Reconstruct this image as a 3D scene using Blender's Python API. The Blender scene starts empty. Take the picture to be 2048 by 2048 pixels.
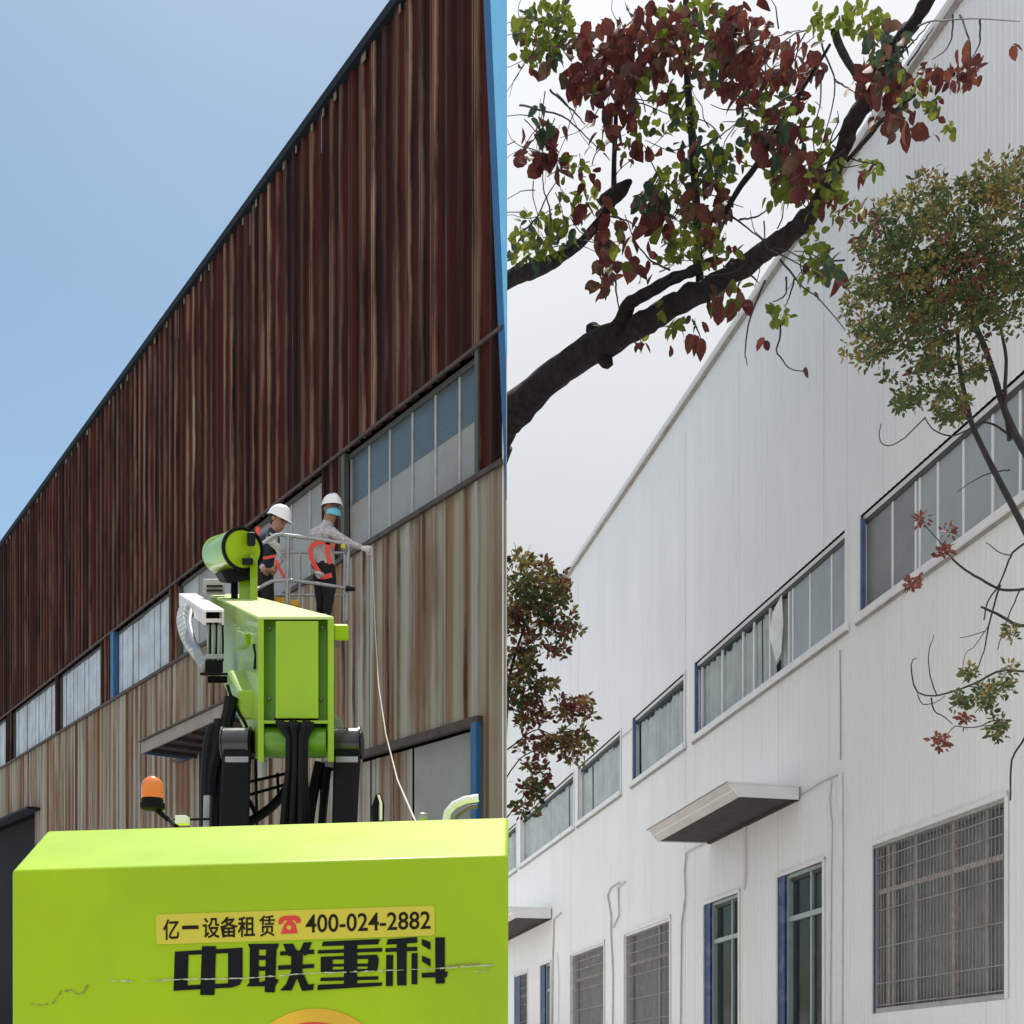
import bpy, bmesh, math, random
from mathutils import Vector, Matrix, noise as mnoise
random.seed(7)
sc = bpy.context.scene
col = sc.collection
R = math.radians
# ------------------------------------------------------------------ camera, sky, sun, exposure
F, CX, YH, EYE = 2300.0, 1024.0, 2020.0, 1.6       # focal length and horizon in photograph pixels, eye height in metres
cam_d = bpy.data.cameras.new('camera'); cam = bpy.data.objects.new('camera', cam_d); col.objects.link(cam)
cam_d.sensor_width = 36; cam_d.lens = 36 * F / 2048; cam_d.shift_y = (YH - 1024) / 2048
cam_d.clip_start = 0.1; cam_d.clip_end = 3000
cam.location = (0, 0, EYE); cam.rotation_euler = (R(90), 0, 0); sc.camera = cam
SUN_EL, SUN_AZ = 62.0, 9.0                         # azimuth to the left of straight ahead (+Y)
sdir = Vector((-math.sin(R(SUN_AZ)) * math.cos(R(SUN_EL)), math.cos(R(SUN_AZ)) * math.cos(R(SUN_EL)), math.sin(R(SUN_EL))))
world = bpy.data.worlds.new('World'); sc.world = world; world.use_nodes = True
wn = world.node_tree; wn.nodes.clear()
def wnode(t, **k):
    n = wn.nodes.new(t)
    for a, b in k.items(): setattr(n, a, b)
    return n
wo = wnode('ShaderNodeOutputWorld'); bg = wnode('ShaderNodeBackground'); bg.inputs['Strength'].default_value = 0.12
sky = wnode('ShaderNodeTexSky', sky_type='NISHITA', sun_disc=False)
sky.sun_elevation = R(SUN_EL); sky.sun_rotation = R(-SUN_AZ); sky.dust_density = 0.6; sky.air_density = 1.0
tc = wnode('ShaderNodeTexCoord'); sep = wnode('ShaderNodeSeparateXYZ'); wn.links.new(tc.outputs['Generated'], sep.inputs[0])
nz = wnode('ShaderNodeTexNoise'); nz.inputs['Scale'].default_value = 2.2; nz.inputs['Detail'].default_value = 4; nz.inputs['Roughness'].default_value = 0.45
wn.links.new(tc.outputs['Generated'], nz.inputs['Vector'])
cover = wnode('ShaderNodeMapRange', interpolation_type='SMOOTHSTEP'); cover.inputs['From Min'].default_value = -0.085; cover.inputs['From Max'].default_value = 0.0
wn.links.new(sep.outputs['X'], cover.inputs['Value'])
back = wnode('ShaderNodeMapRange', interpolation_type='SMOOTHSTEP'); back.inputs['From Min'].default_value = -0.25; back.inputs['From Max'].default_value = 0.2
back.inputs['To Min'].default_value = 1.0; back.inputs['To Max'].default_value = 0.0          # the break in the cloud lies ahead and to the left
wn.links.new(sep.outputs['Y'], back.inputs['Value'])
cov = wnode('ShaderNodeMath', operation='MAXIMUM'); wn.links.new(cover.outputs[0], cov.inputs[0]); wn.links.new(back.outputs[0], cov.inputs[1])
cr = wnode('ShaderNodeValToRGB'); cr.color_ramp.elements[0].position = 0.3; cr.color_ramp.elements[0].color = (5.6, 5.85, 5.95, 1)
cr.color_ramp.elements[1].position = 0.68; cr.color_ramp.elements[1].color = (6.5, 6.55, 6.8, 1)
wn.links.new(nz.outputs['Fac'], cr.inputs['Fac'])
elev = wnode('ShaderNodeMapRange'); elev.inputs['From Min'].default_value = 0.0; elev.inputs['From Max'].default_value = 1.0
elev.inputs['To Min'].default_value = 0.46; elev.inputs['To Max'].default_value = 1.34
wn.links.new(sep.outputs['Z'], elev.inputs['Value'])
cl = wnode('ShaderNodeVectorMath', operation='SCALE'); wn.links.new(cr.outputs['Color'], cl.inputs[0]); wn.links.new(elev.outputs[0], cl.inputs['Scale'])
tint = wnode('ShaderNodeVectorMath', operation='MULTIPLY'); tint.inputs[1].default_value = (0.84, 0.92, 0.84)
wn.links.new(sky.outputs['Color'], tint.inputs[0])
mx = wnode('ShaderNodeMix', data_type='RGBA')
wn.links.new(cov.outputs[0], mx.inputs['Factor']); wn.links.new(tint.outputs[0], mx.inputs['A']); wn.links.new(cl.outputs[0], mx.inputs['B'])
wn.links.new(mx.outputs['Result'], bg.inputs['Color']); wn.links.new(bg.outputs[0], wo.inputs[0])
sl = bpy.data.lights.new('sun', 'SUN'); so = bpy.data.objects.new('sun', sl); col.objects.link(so)
sl.energy = 4.2; sl.angle = R(0.6); sl.color = (1.0, 0.95, 0.88)
so.rotation_euler = sdir.to_track_quat('Z', 'Y').to_euler(); so.location = sdir * 60
sc.view_settings.view_transform = 'Standard'; sc.view_settings.look = 'None'; sc.view_settings.gamma = 1
sc.view_settings.use_curve_mapping = False; sc.view_settings.exposure = 0.30
sc.cycles.max_bounces = 6; sc.cycles.transparent_max_bounces = 12
sc.cycles.use_denoising = True

# ------------------------------------------------------------------ helpers
CAM = Vector((0, 0, EYE))
def P(x, y, Z):
    return Vector(((x - CX) / F * Z, Z, EYE + (YH - y) / F * Z))
WL = {}                                              # world location of every object built
def place(o, loc, parent):
    WL[o] = Vector(loc)
    if parent is not None:
        o.parent = parent; o.location = Vector(loc) - WL[parent]
    else: o.location = loc
def thing(name, label, cat, loc, group=None):
    o = bpy.data.objects.new(name, None); col.objects.link(o); place(o, loc, None); o.empty_display_size = .2
    o['label'] = label; o['category'] = cat
    if group: o['group'] = group
    return o
def meshobj(name, verts, faces, m, parent=None, uvs=None, smooth=False, kind=None, label=None, mats=None, fmat=None):
    vs = [Vector(v) for v in verts]
    c = Vector([(min(v[i] for v in vs) + max(v[i] for v in vs)) / 2 for i in range(3)])
    me = bpy.data.meshes.new(name); me.from_pydata([v - c for v in vs], [], faces)
    for mm in (mats or [m]): me.materials.append(mm)
    if fmat: me.polygons.foreach_set('material_index', fmat)
    if uvs:
        for un, d in uvs.items():
            l = me.uv_layers.new(name=un)
            for lp in me.loops: l.data[lp.index].uv = d[lp.vertex_index]
    if smooth: me.polygons.foreach_set('use_smooth', [True] * len(me.polygons))
    me.update()
    o = bpy.data.objects.new(name, me); col.objects.link(o); place(o, c, parent)
    if kind: o['kind'] = kind
    if label: o['label'] = label
    return o
class MB:                                            # a mesh builder that collects shapes
    def __init__(s): s.v = []; s.f = []; s.m = []
    def add(s, vs, fs, mi=0):
        b = len(s.v); s.v += [Vector(v) for v in vs]; s.f += [[b + i for i in f] for f in fs]; s.m += [mi] * len(fs)
    def hexa(s, p, mi=0):                            # 4 corners of one end, 4 of the other
        s.add(p, [(3, 2, 1, 0), (4, 5, 6, 7), (0, 1, 5, 4), (1, 2, 6, 5), (2, 3, 7, 6), (3, 0, 4, 7)], mi)
    def box(s, lo, hi, mi=0):
        x0, y0, z0 = lo; x1, y1, z1 = hi
        s.hexa([(x0, y0, z0), (x1, y0, z0), (x1, y1, z0), (x0, y1, z0), (x0, y0, z1), (x1, y0, z1), (x1, y1, z1), (x0, y1, z1)], mi)
    def tube(s, pts, rad, n=8, mi=0, cap=True):
        pts = [Vector(p) for p in pts]; k = len(pts)
        rs = rad if isinstance(rad, (list, tuple)) else [rad] * k
        t0 = (pts[1] - pts[0]).normalized(); up = Vector((0, 0, 1)) if abs(t0.z) < .9 else Vector((1, 0, 0))
        a = t0.cross(up).normalized(); vs = []
        for i, p in enumerate(pts):
            t = (pts[min(i + 1, k - 1)] - pts[max(i - 1, 0)]).normalized()
            a = (a - t * a.dot(t)).normalized(); b = t.cross(a)
            vs += [p + (a * math.cos(2 * math.pi * j / n) + b * math.sin(2 * math.pi * j / n)) * rs[i] for j in range(n)]
        fs = [(i * n + j, i * n + (j + 1) % n, (i + 1) * n + (j + 1) % n, (i + 1) * n + j) for i in range(k - 1) for j in range(n)]
        if cap: fs += [tuple(range(n))[::-1], tuple(range((k - 1) * n, k * n))]
        s.add(vs, fs, mi)
    def ribbon(s, pts, side, w, th, mi=0):           # flat strap
        pts = [Vector(p) for p in pts]; side = Vector(side).normalized(); k = len(pts); vs = []
        for i, p in enumerate(pts):
            t = (pts[min(i + 1, k - 1)] - pts[max(i - 1, 0)]).normalized(); nn = side; b = t.cross(nn).normalized()
            vs += [p - b * w / 2, p + b * w / 2, p + b * w / 2 + nn * th, p - b * w / 2 + nn * th]
        fs = [(i * 4 + j, i * 4 + (j + 1) % 4, i * 4 + 4 + (j + 1) % 4, i * 4 + 4 + j) for i in range(k - 1) for j in range(4)]
        fs += [(3, 2, 1, 0), tuple(range(4 * k - 4, 4 * k))]
        s.add(vs, fs, mi)
    def lathe(s, c, ax, prof, n=20, mi=0):           # prof: (radius, distance along axis)
        ax = Vector(ax).normalized(); a = ax.orthogonal().normalized(); b = ax.cross(a); c = Vector(c); vs = []
        for r, d in prof:
            vs += [c + ax * d + (a * math.cos(2 * math.pi * j / n) + b * math.sin(2 * math.pi * j / n)) * max(r, 1e-4) for j in range(n)]
        k = len(prof)
        fs = [(i * n + j, i * n + (j + 1) % n, (i + 1) * n + (j + 1) % n, (i + 1) * n + j) for i in range(k - 1) for j in range(n)]
        fs += [tuple(range(n))[::-1], tuple(range((k - 1) * n, k * n))]
        s.add(vs, fs, mi)
    def build(s, name, m, parent=None, smooth=False, kind=None, label=None, mats=None, bevel=0, angle=35):
        o = meshobj(name, s.v, s.f, m, parent, None, False, kind, label, mats, s.m if mats else None)
        if bevel:
            b = o.modifiers.new('bevel', 'BEVEL'); b.width = bevel; b.segments = 2; b.limit_method = 'ANGLE'; b.angle_limit = R(40)
        if smooth:
            o.data.polygons.foreach_set('use_smooth', [True] * len(o.data.polygons))
            try: o.data.set_sharp_from_angle(angle=R(angle))
            except Exception: pass
        return o

# ------------------------------------------------------------------ materials
class NT:
    def __init__(s, name):
        s.m = bpy.data.materials.new(name); s.m.use_nodes = True; s.t = s.m.node_tree
        s.b = s.t.nodes['Principled BSDF']
    def n(s, t, inp=None, **k):
        n = s.t.nodes.new(t)
        for a, b in k.items(): setattr(n, a, b)
        for a, b in (inp or {}).items():
            if hasattr(b, 'is_output') or hasattr(b, 'links'): s.t.links.new(b, n.inputs[a])
            else: n.inputs[a].default_value = b
        return n
    def link(s, a, b): s.t.links.new(a, b)
    def uv(s, name, scale):
        u = s.n('ShaderNodeUVMap', uv_map=name)
        return s.n('ShaderNodeMapping', {'Vector': u.outputs[0], 'Scale': scale}).outputs[0]
    def noise(s, vec, scale=1, detail=3, rough=.55):
        i = {'Scale': scale, 'Detail': detail, 'Roughness': rough}
        if vec is not None: i['Vector'] = vec
        return s.n('ShaderNodeTexNoise', i).outputs['Fac']
    def ramp(s, fac, stops):
        r = s.n('ShaderNodeValToRGB', {'Fac': fac}); e = r.color_ramp.elements
        for p_, _ in stops[1:-1]: e.new(p_)
        e[0].position = stops[0][0]; e[len(stops) - 1].position = stops[-1][0]
        for i, (p, c) in enumerate(stops):
            e[i].position = p; e[i].color = (*c, 1) if not isinstance(c, (int, float)) else (c, c, c, 1)
        return r.outputs['Color']
    def mix(s, f, a, b, mode='MIX'):
        n = s.t.nodes.new('ShaderNodeMix'); n.data_type = 'RGBA'; n.blend_type = mode
        for k, v in (('Factor', f), ('A', a), ('B', b)):
            if hasattr(v, 'links'): s.t.links.new(v, n.inputs[k])
            else: n.inputs[k].default_value = (*v, 1) if isinstance(v, tuple) else v
        return n.outputs['Result']
    def math(s, op, a, b=0.0, c=None):
        n = s.t.nodes.new('ShaderNodeMath'); n.operation = op
        for i, v in enumerate((a, b) if c is None else (a, b, c)):
            if hasattr(v, 'links'): s.t.links.new(v, n.inputs[i])
            else: n.inputs[i].default_value = v
        return n.outputs[0]
    def objvec(s): return s.n('ShaderNodeTexCoord').outputs['Object']
    def pos(s): return s.n('ShaderNodeNewGeometry').outputs['Position']
    def bump(s, h, dist, strength=1):
        s.link(s.n('ShaderNodeBump', {'Height': h, 'Distance': dist, 'Strength': strength}).outputs[0], s.b.inputs['Normal'])
def simple(name, c, rough=.5, metal=0, var=.15, scale=6, coat=0, bump=0, spec=.5, dirt=None):
    t = NT(name); v = t.pos()
    f = t.noise(v, scale, 5)
    lo = tuple(x * (1 - var) for x in c); hi = tuple(min(1, x * (1 + var)) for x in c)
    cc = t.ramp(f, [(.3, lo), (.7, hi)])
    if dirt:
        g = t.ramp(t.noise(v, scale * .35, 6, .7), [(.5, 0), (.72, .7)])
        cc = t.mix(g, cc, dirt)
    t.link(cc, t.b.inputs['Base Color'])
    t.b.inputs['Metallic'].default_value = metal; t.b.inputs['Coat Weight'].default_value = coat; t.b.inputs['Coat Roughness'].default_value = .12
    t.b.inputs['Specular IOR Level'].default_value = spec
    rr = t.n('ShaderNodeMapRange', {'Value': t.noise(v, scale * 2.3, 4), 'To Min': max(0, rough - .1), 'To Max': min(1, rough + .12)})
    t.link(rr.outputs[0], t.b.inputs['Roughness'])
    if bump: t.bump(t.noise(v, scale * 8, 4), bump)
    return t.m
def rust_upper():
    t = NT('rusted_sheet')
    t.b.inputs['Roughness'].default_value = .85; t.b.inputs['Specular IOR Level'].default_value = .08
    base = t.ramp(t.noise(t.uv('UV', (4.0, .03, 1)), 1, 2), [(.3, (.009, .0045, .006)), (.5, (.014, .0055, .007)), (.68, (.035, .010, .009))])
    nrm = t.n('ShaderNodeSeparateXYZ', {'Vector': t.n('ShaderNodeUVMap', uv_map='N').outputs[0]})
    u = t.n('ShaderNodeSeparateXYZ', {'Vector': t.n('ShaderNodeUVMap', uv_map='UV').outputs[0]})
    # pale worn metal left along the rib crests, thinning out towards the eaves and the far end
    ph = t.math('FRACT', t.math('DIVIDE', u.outputs[0], .34))
    phw = t.math('FRACT', t.math('ADD', ph, t.math('MULTIPLY', t.math('SUBTRACT', t.noise(t.uv('UV', (1.6, .5, 6)), 1, 4), .5), .28)))
    rib = t.ramp(phw, [(.56, 0), (.67, 1), (.75, .2), (.84, .7), (.91, 0)])
    rib2 = t.ramp(ph, [(.08, 0), (.16, .55), (.24, 0)])
    st = t.ramp(t.noise(t.uv('UV', (2.6, .012, 1)), 1, 2, .6), [(.40, .04), (.60, 1)])
    st2 = t.ramp(t.noise(t.uv('UV', (2.1, .02, 3)), 1, 2, .6), [(.48, 0), (.60, 1)])
    wob = t.math('MULTIPLY', t.math('SUBTRACT', t.noise(t.uv('UV', (2.2, .04, 1)), 1, 3), .5), 1.5)
    hh = t.math('ADD', nrm.outputs[1], wob)
    grad = t.ramp(hh, [(.0, 1), (.25, .8), (.50, .32), (.78, .03)])
    brk = t.ramp(t.noise(t.uv('UV', (4.5, .45, 2)), 1, 5, .65), [(.36, .15), (.56, 1)])
    grad = t.math('MULTIPLY', grad, brk)
    far = t.ramp(t.math('DIVIDE', u.outputs[0], 30.0), [(.35, 1), (.95, .35)])
    m = t.math('MULTIPLY', t.math('MAXIMUM', t.math('MULTIPLY', rib, st), t.math('MULTIPLY', rib2, st2)), t.math('MULTIPLY', grad, far))
    red = t.math('MULTIPLY', t.ramp(t.noise(t.uv('UV', (3.4, .02, 7)), 1, 2), [(.45, 0), (.60, .8)]), grad)
    c = t.mix(red, base, (.075, .016, .011))
    blot = t.ramp(t.noise(t.uv('UV', (1.3, .4, 3)), 1, 5, .65), [(.48, 0), (.68, .6)]); c = t.mix(blot, c, (.050, .015, .011))
    tan = t.ramp(t.noise(t.uv('UV', (5, .12, 1)), 1, 3), [(.3, (.18, .08, .055)), (.52, (.30, .20, .135)), (.72, (.42, .34, .25))])
    t.link(t.mix(m, c, tan), t.b.inputs['Base Color'])
    return t.m
def rust_lower():
    t = NT('grey_sheet_with_rust')
    t.b.inputs['Roughness'].default_value = .75; t.b.inputs['Specular IOR Level'].default_value = .15
    u = t.n('ShaderNodeSeparateXYZ', {'Vector': t.n('ShaderNodeUVMap', uv_map='UV').outputs[0]})
    ph = t.math('FRACT', t.math('ADD', t.math('DIVIDE', u.outputs[0], .34), t.math('MULTIPLY', t.math('SUBTRACT', t.noise(t.uv('UV', (1.6, .45, 6)), 1, 4), .5), .30)))
    base = t.ramp(t.noise(t.uv('UV', (2.4, .02, 1)), 1, 2), [(.3, (.21, .18, .135)), (.46, (.30, .27, .215)), (.60, (.32, .335, .31)), (.74, (.26, .225, .165))])
    brown = t.ramp(t.noise(t.uv('UV', (7, .05, 2)), 1, 2), [(.35, (.085, .032, .018)), (.52, (.175, .085, .042)), (.70, (.27, .145, .06))])
    f = t.ramp(t.noise(t.uv('UV', (4.1, .06, 5)), 1, 4, .55), [(.475, 0), (.60, .9)])
    c = t.mix(f, base, brown)
    groove = t.math('MULTIPLY', t.ramp(ph, [(.50, 0), (.56, 1), (.62, .9), (.66, 0)]), t.ramp(t.noise(t.uv('UV', (1.9, .06, 4)), 1, 3), [(.42, .0), (.58, 1)]))
    groove2 = t.math('MULTIPLY', t.ramp(ph, [(.12, 0), (.20, .9), (.30, 0)]), t.ramp(t.noise(t.uv('UV', (2.4, .07, 9)), 1, 3), [(.52, 0), (.62, 1)]))
    gb = t.ramp(t.noise(t.uv('UV', (5, .5, 2)), 1, 5, .65), [(.34, .2), (.54, 1)]); groove = t.math('MULTIPLY', groove, gb)
    gf = t.ramp(t.math('DIVIDE', u.outputs[0], 30.0), [(.30, 1), (.75, .4)])
    c = t.mix(t.math('MULTIPLY', t.math('MAXIMUM', groove, groove2), gf), c, (.045, .022, .018))
    nrm = t.n('ShaderNodeSeparateXYZ', {'Vector': t.n('ShaderNodeUVMap', uv_map='N').outputs[0]})
    wob = t.math('MULTIPLY', t.math('SUBTRACT', t.noise(t.uv('UV', (9, .05, 1)), 1, 2), .5), .5)
    e = t.ramp(t.math('ADD', nrm.outputs[1], wob), [(.66, 0), (1.0, .85)])
    bl = t.ramp(t.noise(t.uv('UV', (1.1, .22, 8)), 1, 4, .6), [(.50, 0), (.66, .75)]); c = t.mix(bl, c, (.165, .082, .043))
    c = t.mix(e, c, (.20, .085, .045))
    t.link(c, t.b.inputs['Base Color'])
    return t.m
def white_sheet():
    t = NT('white_painted_sheet')
    t.b.inputs['Roughness'].default_value = .5
    v = t.noise(t.uv('UV', (1.3, .35, 1)), 1, 4)
    base = t.ramp(v, [(.3, (.82, .825, .825)), (.7, (.87, .875, .87))])
    w = t.ramp(t.noise(t.uv('UV', (11, .16, 1)), 1, 5, .7), [(.60, 0), (.74, .5)])
    c = t.mix(w, base, (.50, .49, .46))
    w2 = t.ramp(t.noise(t.uv('UV', (26, .5, 1)), 1, 3, .6), [(.64, 0), (.75, .55)])
    c = t.mix(w2, c, (.33, .31, .28))
    oi = t.n('ShaderNodeObjectInfo').outputs['Random']
    c = t.mix(t.math('MULTIPLY', oi, .16), c, (.70, .70, .69))
    t.link(c, t.b.inputs['Base Color'])
    return t.m
def leafmat(name, cols, trans=.35):
    t = NT(name)
    oi = t.n('ShaderNodeObjectInfo').outputs['Random']
    f = t.math('ADD', t.math('MULTIPLY', t.noise(t.pos(), 3.1, 2), .9), t.math('MULTIPLY', oi, .12))
    c = t.ramp(f, [(.3 + .4 * i / (len(cols) - 1), cc) for i, cc in enumerate(cols)])
    c = t.mix(t.math('MULTIPLY', t.ramp(t.noise(t.pos(), 40, 3), [(.4, 0), (.7, 1)]), .35), c, tuple(x * .6 for x in cols[0]))
    t.link(c, t.b.inputs['Base Color']); t.b.inputs['Roughness'].default_value = .62; t.b.inputs['Specular IOR Level'].default_value = .25
    tr = t.n('ShaderNodeBsdfTranslucent', {'Color': c}); ms = t.n('ShaderNodeMixShader', {'Fac': trans})
    t.link(t.b.outputs[0], ms.inputs[1]); t.link(tr.outputs[0], ms.inputs[2])
    t.link(ms.outputs[0], t.t.nodes['Material Output'].inputs['Surface'])
    return t.m
def glass(name, tintc, opacity, rough=.08):
    t = NT(name); t.b.inputs['Base Color'].default_value = (*tintc, 1); t.b.inputs['Roughness'].default_value = rough
    tr = t.n('ShaderNodeBsdfTransparent', {'Color': (.97, .985, .98, 1)}); ms = t.n('ShaderNodeMixShader')
    f = t.math('MULTIPLY', t.math('POWER', t.n('ShaderNodeLayerWeight', {'Blend': .5}).outputs['Facing'], 3.0), .28)
    ff = t.math('MINIMUM', t.math('ADD', f, t.math('MULTIPLY', t.ramp(t.noise(t.pos(), 1.5, 5), [(.3, .6), (.7, 1)]), opacity)), 1.0)
    t.link(ff, ms.inputs[0]); t.link(tr.outputs[0], ms.inputs[1]); t.link(t.b.outputs[0], ms.inputs[2])
    t.link(ms.outputs[0], t.t.nodes['Material Output'].inputs['Surface'])
    return t.m
M = {}
M['rust'] = rust_upper(); M['rust_low'] = rust_lower(); M['white'] = white_sheet()
M['door_grey'] = simple('pale_grey_stained_door_sheet', (.27, .285, .28), .7, scale=1.6, var=.10, spec=.2, dirt=(.20, .13, .08))
M['cable_grey'] = simple('pale_grey_cable', (.48, .48, .49), .6)
M['white_trim'] = simple('white_painted_trim', (.78, .78, .79), .45, scale=3, var=.06)
M['dark_gutter'] = simple('dark_gutter_metal', (.010, .014, .02), .7, scale=2, spec=.15)
M['pale_bracket'] = simple('weathered_bracket', (.14, .12, .10), .7)
M['dark_int'] = simple('dark_interior', (.018, .018, .02), .9, spec=.1)
M['seam'] = simple('dark_rusted_flashing', (.055, .04, .035), .75, scale=5, var=.4)
M['blue_dark'] = simple('dark_blue_paint', (.018, .10, .25), .5, scale=4, var=.1)
M['blue_lit'] = simple('lit_blue_paint', (.16, .50, .80), .45, scale=4, var=.06)
M['navy_jamb'] = simple('navy_blue_jamb', (.012, .045, .17), .5, scale=9, var=.3, dirt=(.16, .20, .27))
M['blue_grey'] = simple('faded_blue_jamb', (.07, .12, .25), .6, scale=8, var=.2)
M['frame_grey'] = simple('aluminium_frame', (.38, .38, .37), .45, metal=.2, scale=5)
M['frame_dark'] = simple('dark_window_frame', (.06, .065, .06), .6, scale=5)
M['pane_blue'] = simple('bluish_opaque_glass', (.070, .098, .118), .25, scale=1.2, var=.15)
M['pane_grey'] = simple('grey_opaque_glass', (.24, .245, .235), .4, scale=1.5, var=.12, dirt=(.24, .19, .15))
M['pane_pale'] = simple('pale_frosted_glass', (.34, .36, .36), .3, scale=.9, var=.14)
M['slat'] = simple('pale_translucent_panel', (.40, .46, .52), .5, scale=2.5, var=.2, dirt=(.3, .27, .24))
M['curtain'] = simple('grey_curtain_cloth', (.72, .75, .74), .9, scale=2.5, var=.12)
M['curtain_dark'] = simple('dark_grey_curtain_cloth', (.34, .345, .345), .9, scale=2.5, var=.2)
M['glass_clear'] = glass('window_glass', (.10, .11, .11), .06)
M['glass_dark'] = glass('dark_door_glass', (.03, .045, .05), .45)
M['grille'] = simple('grey_steel_bar', (.30, .29, .28), .6, scale=6, var=.2, dirt=(.25, .17, .14))
M['pink_bar'] = simple('faded_primed_bar', (.42, .37, .35), .7, scale=12, var=.25)
M['door_frame'] = simple('pale_green_door_frame', (.35, .42, .42), .4, scale=5, var=.1)
M['lime'] = simple('lime_green_paint', (.345, .53, .004), .42, scale=1.2, var=.10, coat=.0, spec=.22, dirt=(.27, .42, .02))
M['lime_b'] = simple('lime_green_boom_paint', (.27, .45, .008), .38, scale=1.5, var=.09, coat=.6, spec=.3, dirt=(.20, .32, .02))
M['lime_sunlit'] = simple('lime_paint_with_sun_glare', (.50, .64, .24), .7, scale=3, var=.1, spec=.2)  # boom top: sun glare put into the colour as a paler lime
M['lime_d'] = simple('deep_green_paint', (.12, .29, .01), .35, scale=3, var=.1, coat=.3)
M['black'] = simple('black_enamel', (.005, .006, .006), .6, scale=5, coat=.0, spec=.12)
M['black_gloss'] = simple('glossy_black_enamel', (.010, .012, .016), .28, scale=5, coat=.5)
M['rubber'] = simple('black_rubber', (.006, .007, .009), .6, scale=9, spec=.18)
M['whitep'] = simple('white_enamel', (.82, .81, .81), .35, scale=4, var=.05)
M['steel'] = simple('galvanised_steel', (.33, .33, .34), .35, metal=.7, scale=8, var=.2)
M['chain'] = simple('grey_plastic_chain', (.30, .32, .31), .5, scale=10)
M['yellow'] = simple('yellow_plastic', (.70, .42, .02), .5)
M['sticker'] = simple('yellow_vinyl', (.56, .50, .035), .4, scale=3, var=.04)
M['ink'] = simple('black_vinyl', (.007, .009, .011), .55, scale=5, var=.3, spec=.12)
M['ink_brown'] = simple('dark_printed_ink', (.018, .012, .010), .6, scale=5, var=.1, spec=.12)
M['red_ink'] = simple('red_printed_ink', (.60, .035, .025), .4, var=.08)
M['scratch'] = simple('bare_scratch', (.42, .44, .30), .7, scale=40, var=.4)
M['scratch_d'] = simple('brown_scrape', (.22, .17, .08), .8, scale=40, var=.4)
M['soil'] = simple('concrete_ground', (.50, .49, .47), .9, scale=.7, var=.15, bump=.004)
M['bark'] = simple('dark_bark', (.024, .020, .020), .9, scale=9, var=.5, bump=.03, spec=.2, dirt=(.045, .045, .03))
M['twig'] = simple('twig_bark', (.030, .025, .027), .85, scale=20, var=.3)
M['skin'] = simple('skin', (.34, .17, .11), .55, scale=14, var=.08)
M['hair'] = simple('black_hair', (.012, .010, .010), .6, scale=60, bump=.003)
M['camo'] = simple('pale_camouflage_cloth', (.46, .44, .46), .9, scale=40, var=.45, dirt=(.10, .10, .13))
M['vestc'] = simple('pale_grey_cloth', (.50, .50, .50), .9, scale=12, var=.12)
M['navy'] = simple('navy_cloth', (.018, .030, .055), .9, scale=12)
M['trouser'] = simple('black_trouser_cloth', (.010, .010, .013), .85, scale=10)
M['harness'] = simple('orange_red_webbing', (.80, .075, .05), .65, scale=14, var=.12)
M['helmet'] = simple('white_helmet_plastic', (.80, .81, .83), .3, scale=4, var=.03)
M['mask'] = simple('light_blue_mask', (.16, .52, .72), .8, scale=20, var=.08)
M['glove'] = simple('white_cotton_glove', (.62, .60, .63), .9, scale=20)
M['rope'] = simple('white_rope', (.55, .50, .46), .8, scale=30, var=.3)
M['amber'] = simple('orange_beacon_plastic', (.80, .19, .004), .2, scale=4, var=.06, coat=.6)
M['can_white'] = simple('white_canopy_metal', (.78, .79, .80), .4, scale=2, var=.05)
M['can_fascia'] = simple('weathered_canopy_fascia', (.60, .57, .55), .5, scale=2.5, var=.10)
M['pale_tan'] = simple('dusty_tan_fascia', (.22, .20, .17), .6, scale=3)
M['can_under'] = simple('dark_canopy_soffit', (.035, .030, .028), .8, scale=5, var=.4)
M['l_red'] = leafmat('red_leaf', [(.060, .018, .017), (.115, .026, .024), (.19, .062, .036)])
M['l_green'] = leafmat('yellow_green_leaf', [(.06, .095, .014), (.12, .155, .020), (.22, .235, .035)], .40)
M['l_dark'] = leafmat('dark_green_leaf', [(.025, .05, .03), (.045, .08, .045), (.07, .09, .05)])
M['l_brown'] = leafmat('brown_leaf', [(.07, .05, .035), (.12, .06, .04), (.18, .10, .07)])
M['s_green'] = leafmat('small_green_leaf', [(.028, .055, .022), (.065, .095, .035), (.13, .15, .05)])
M['s_olive'] = leafmat('small_olive_leaf', [(.10, .10, .035), (.19, .16, .055), (.30, .21, .08)])
M['s_red'] = leafmat('small_red_leaf', [(.08, .022, .024), (.14, .04, .035), (.20, .075, .05)])

# ------------------------------------------------------------------ the ground
meshobj('ground', [(-1500, -600, 0), (1500, -600, 0), (1500, 2400, 0), (-1500, 2400, 0)], [(0, 1, 2, 3)], M['soil'], kind='structure')

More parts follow.
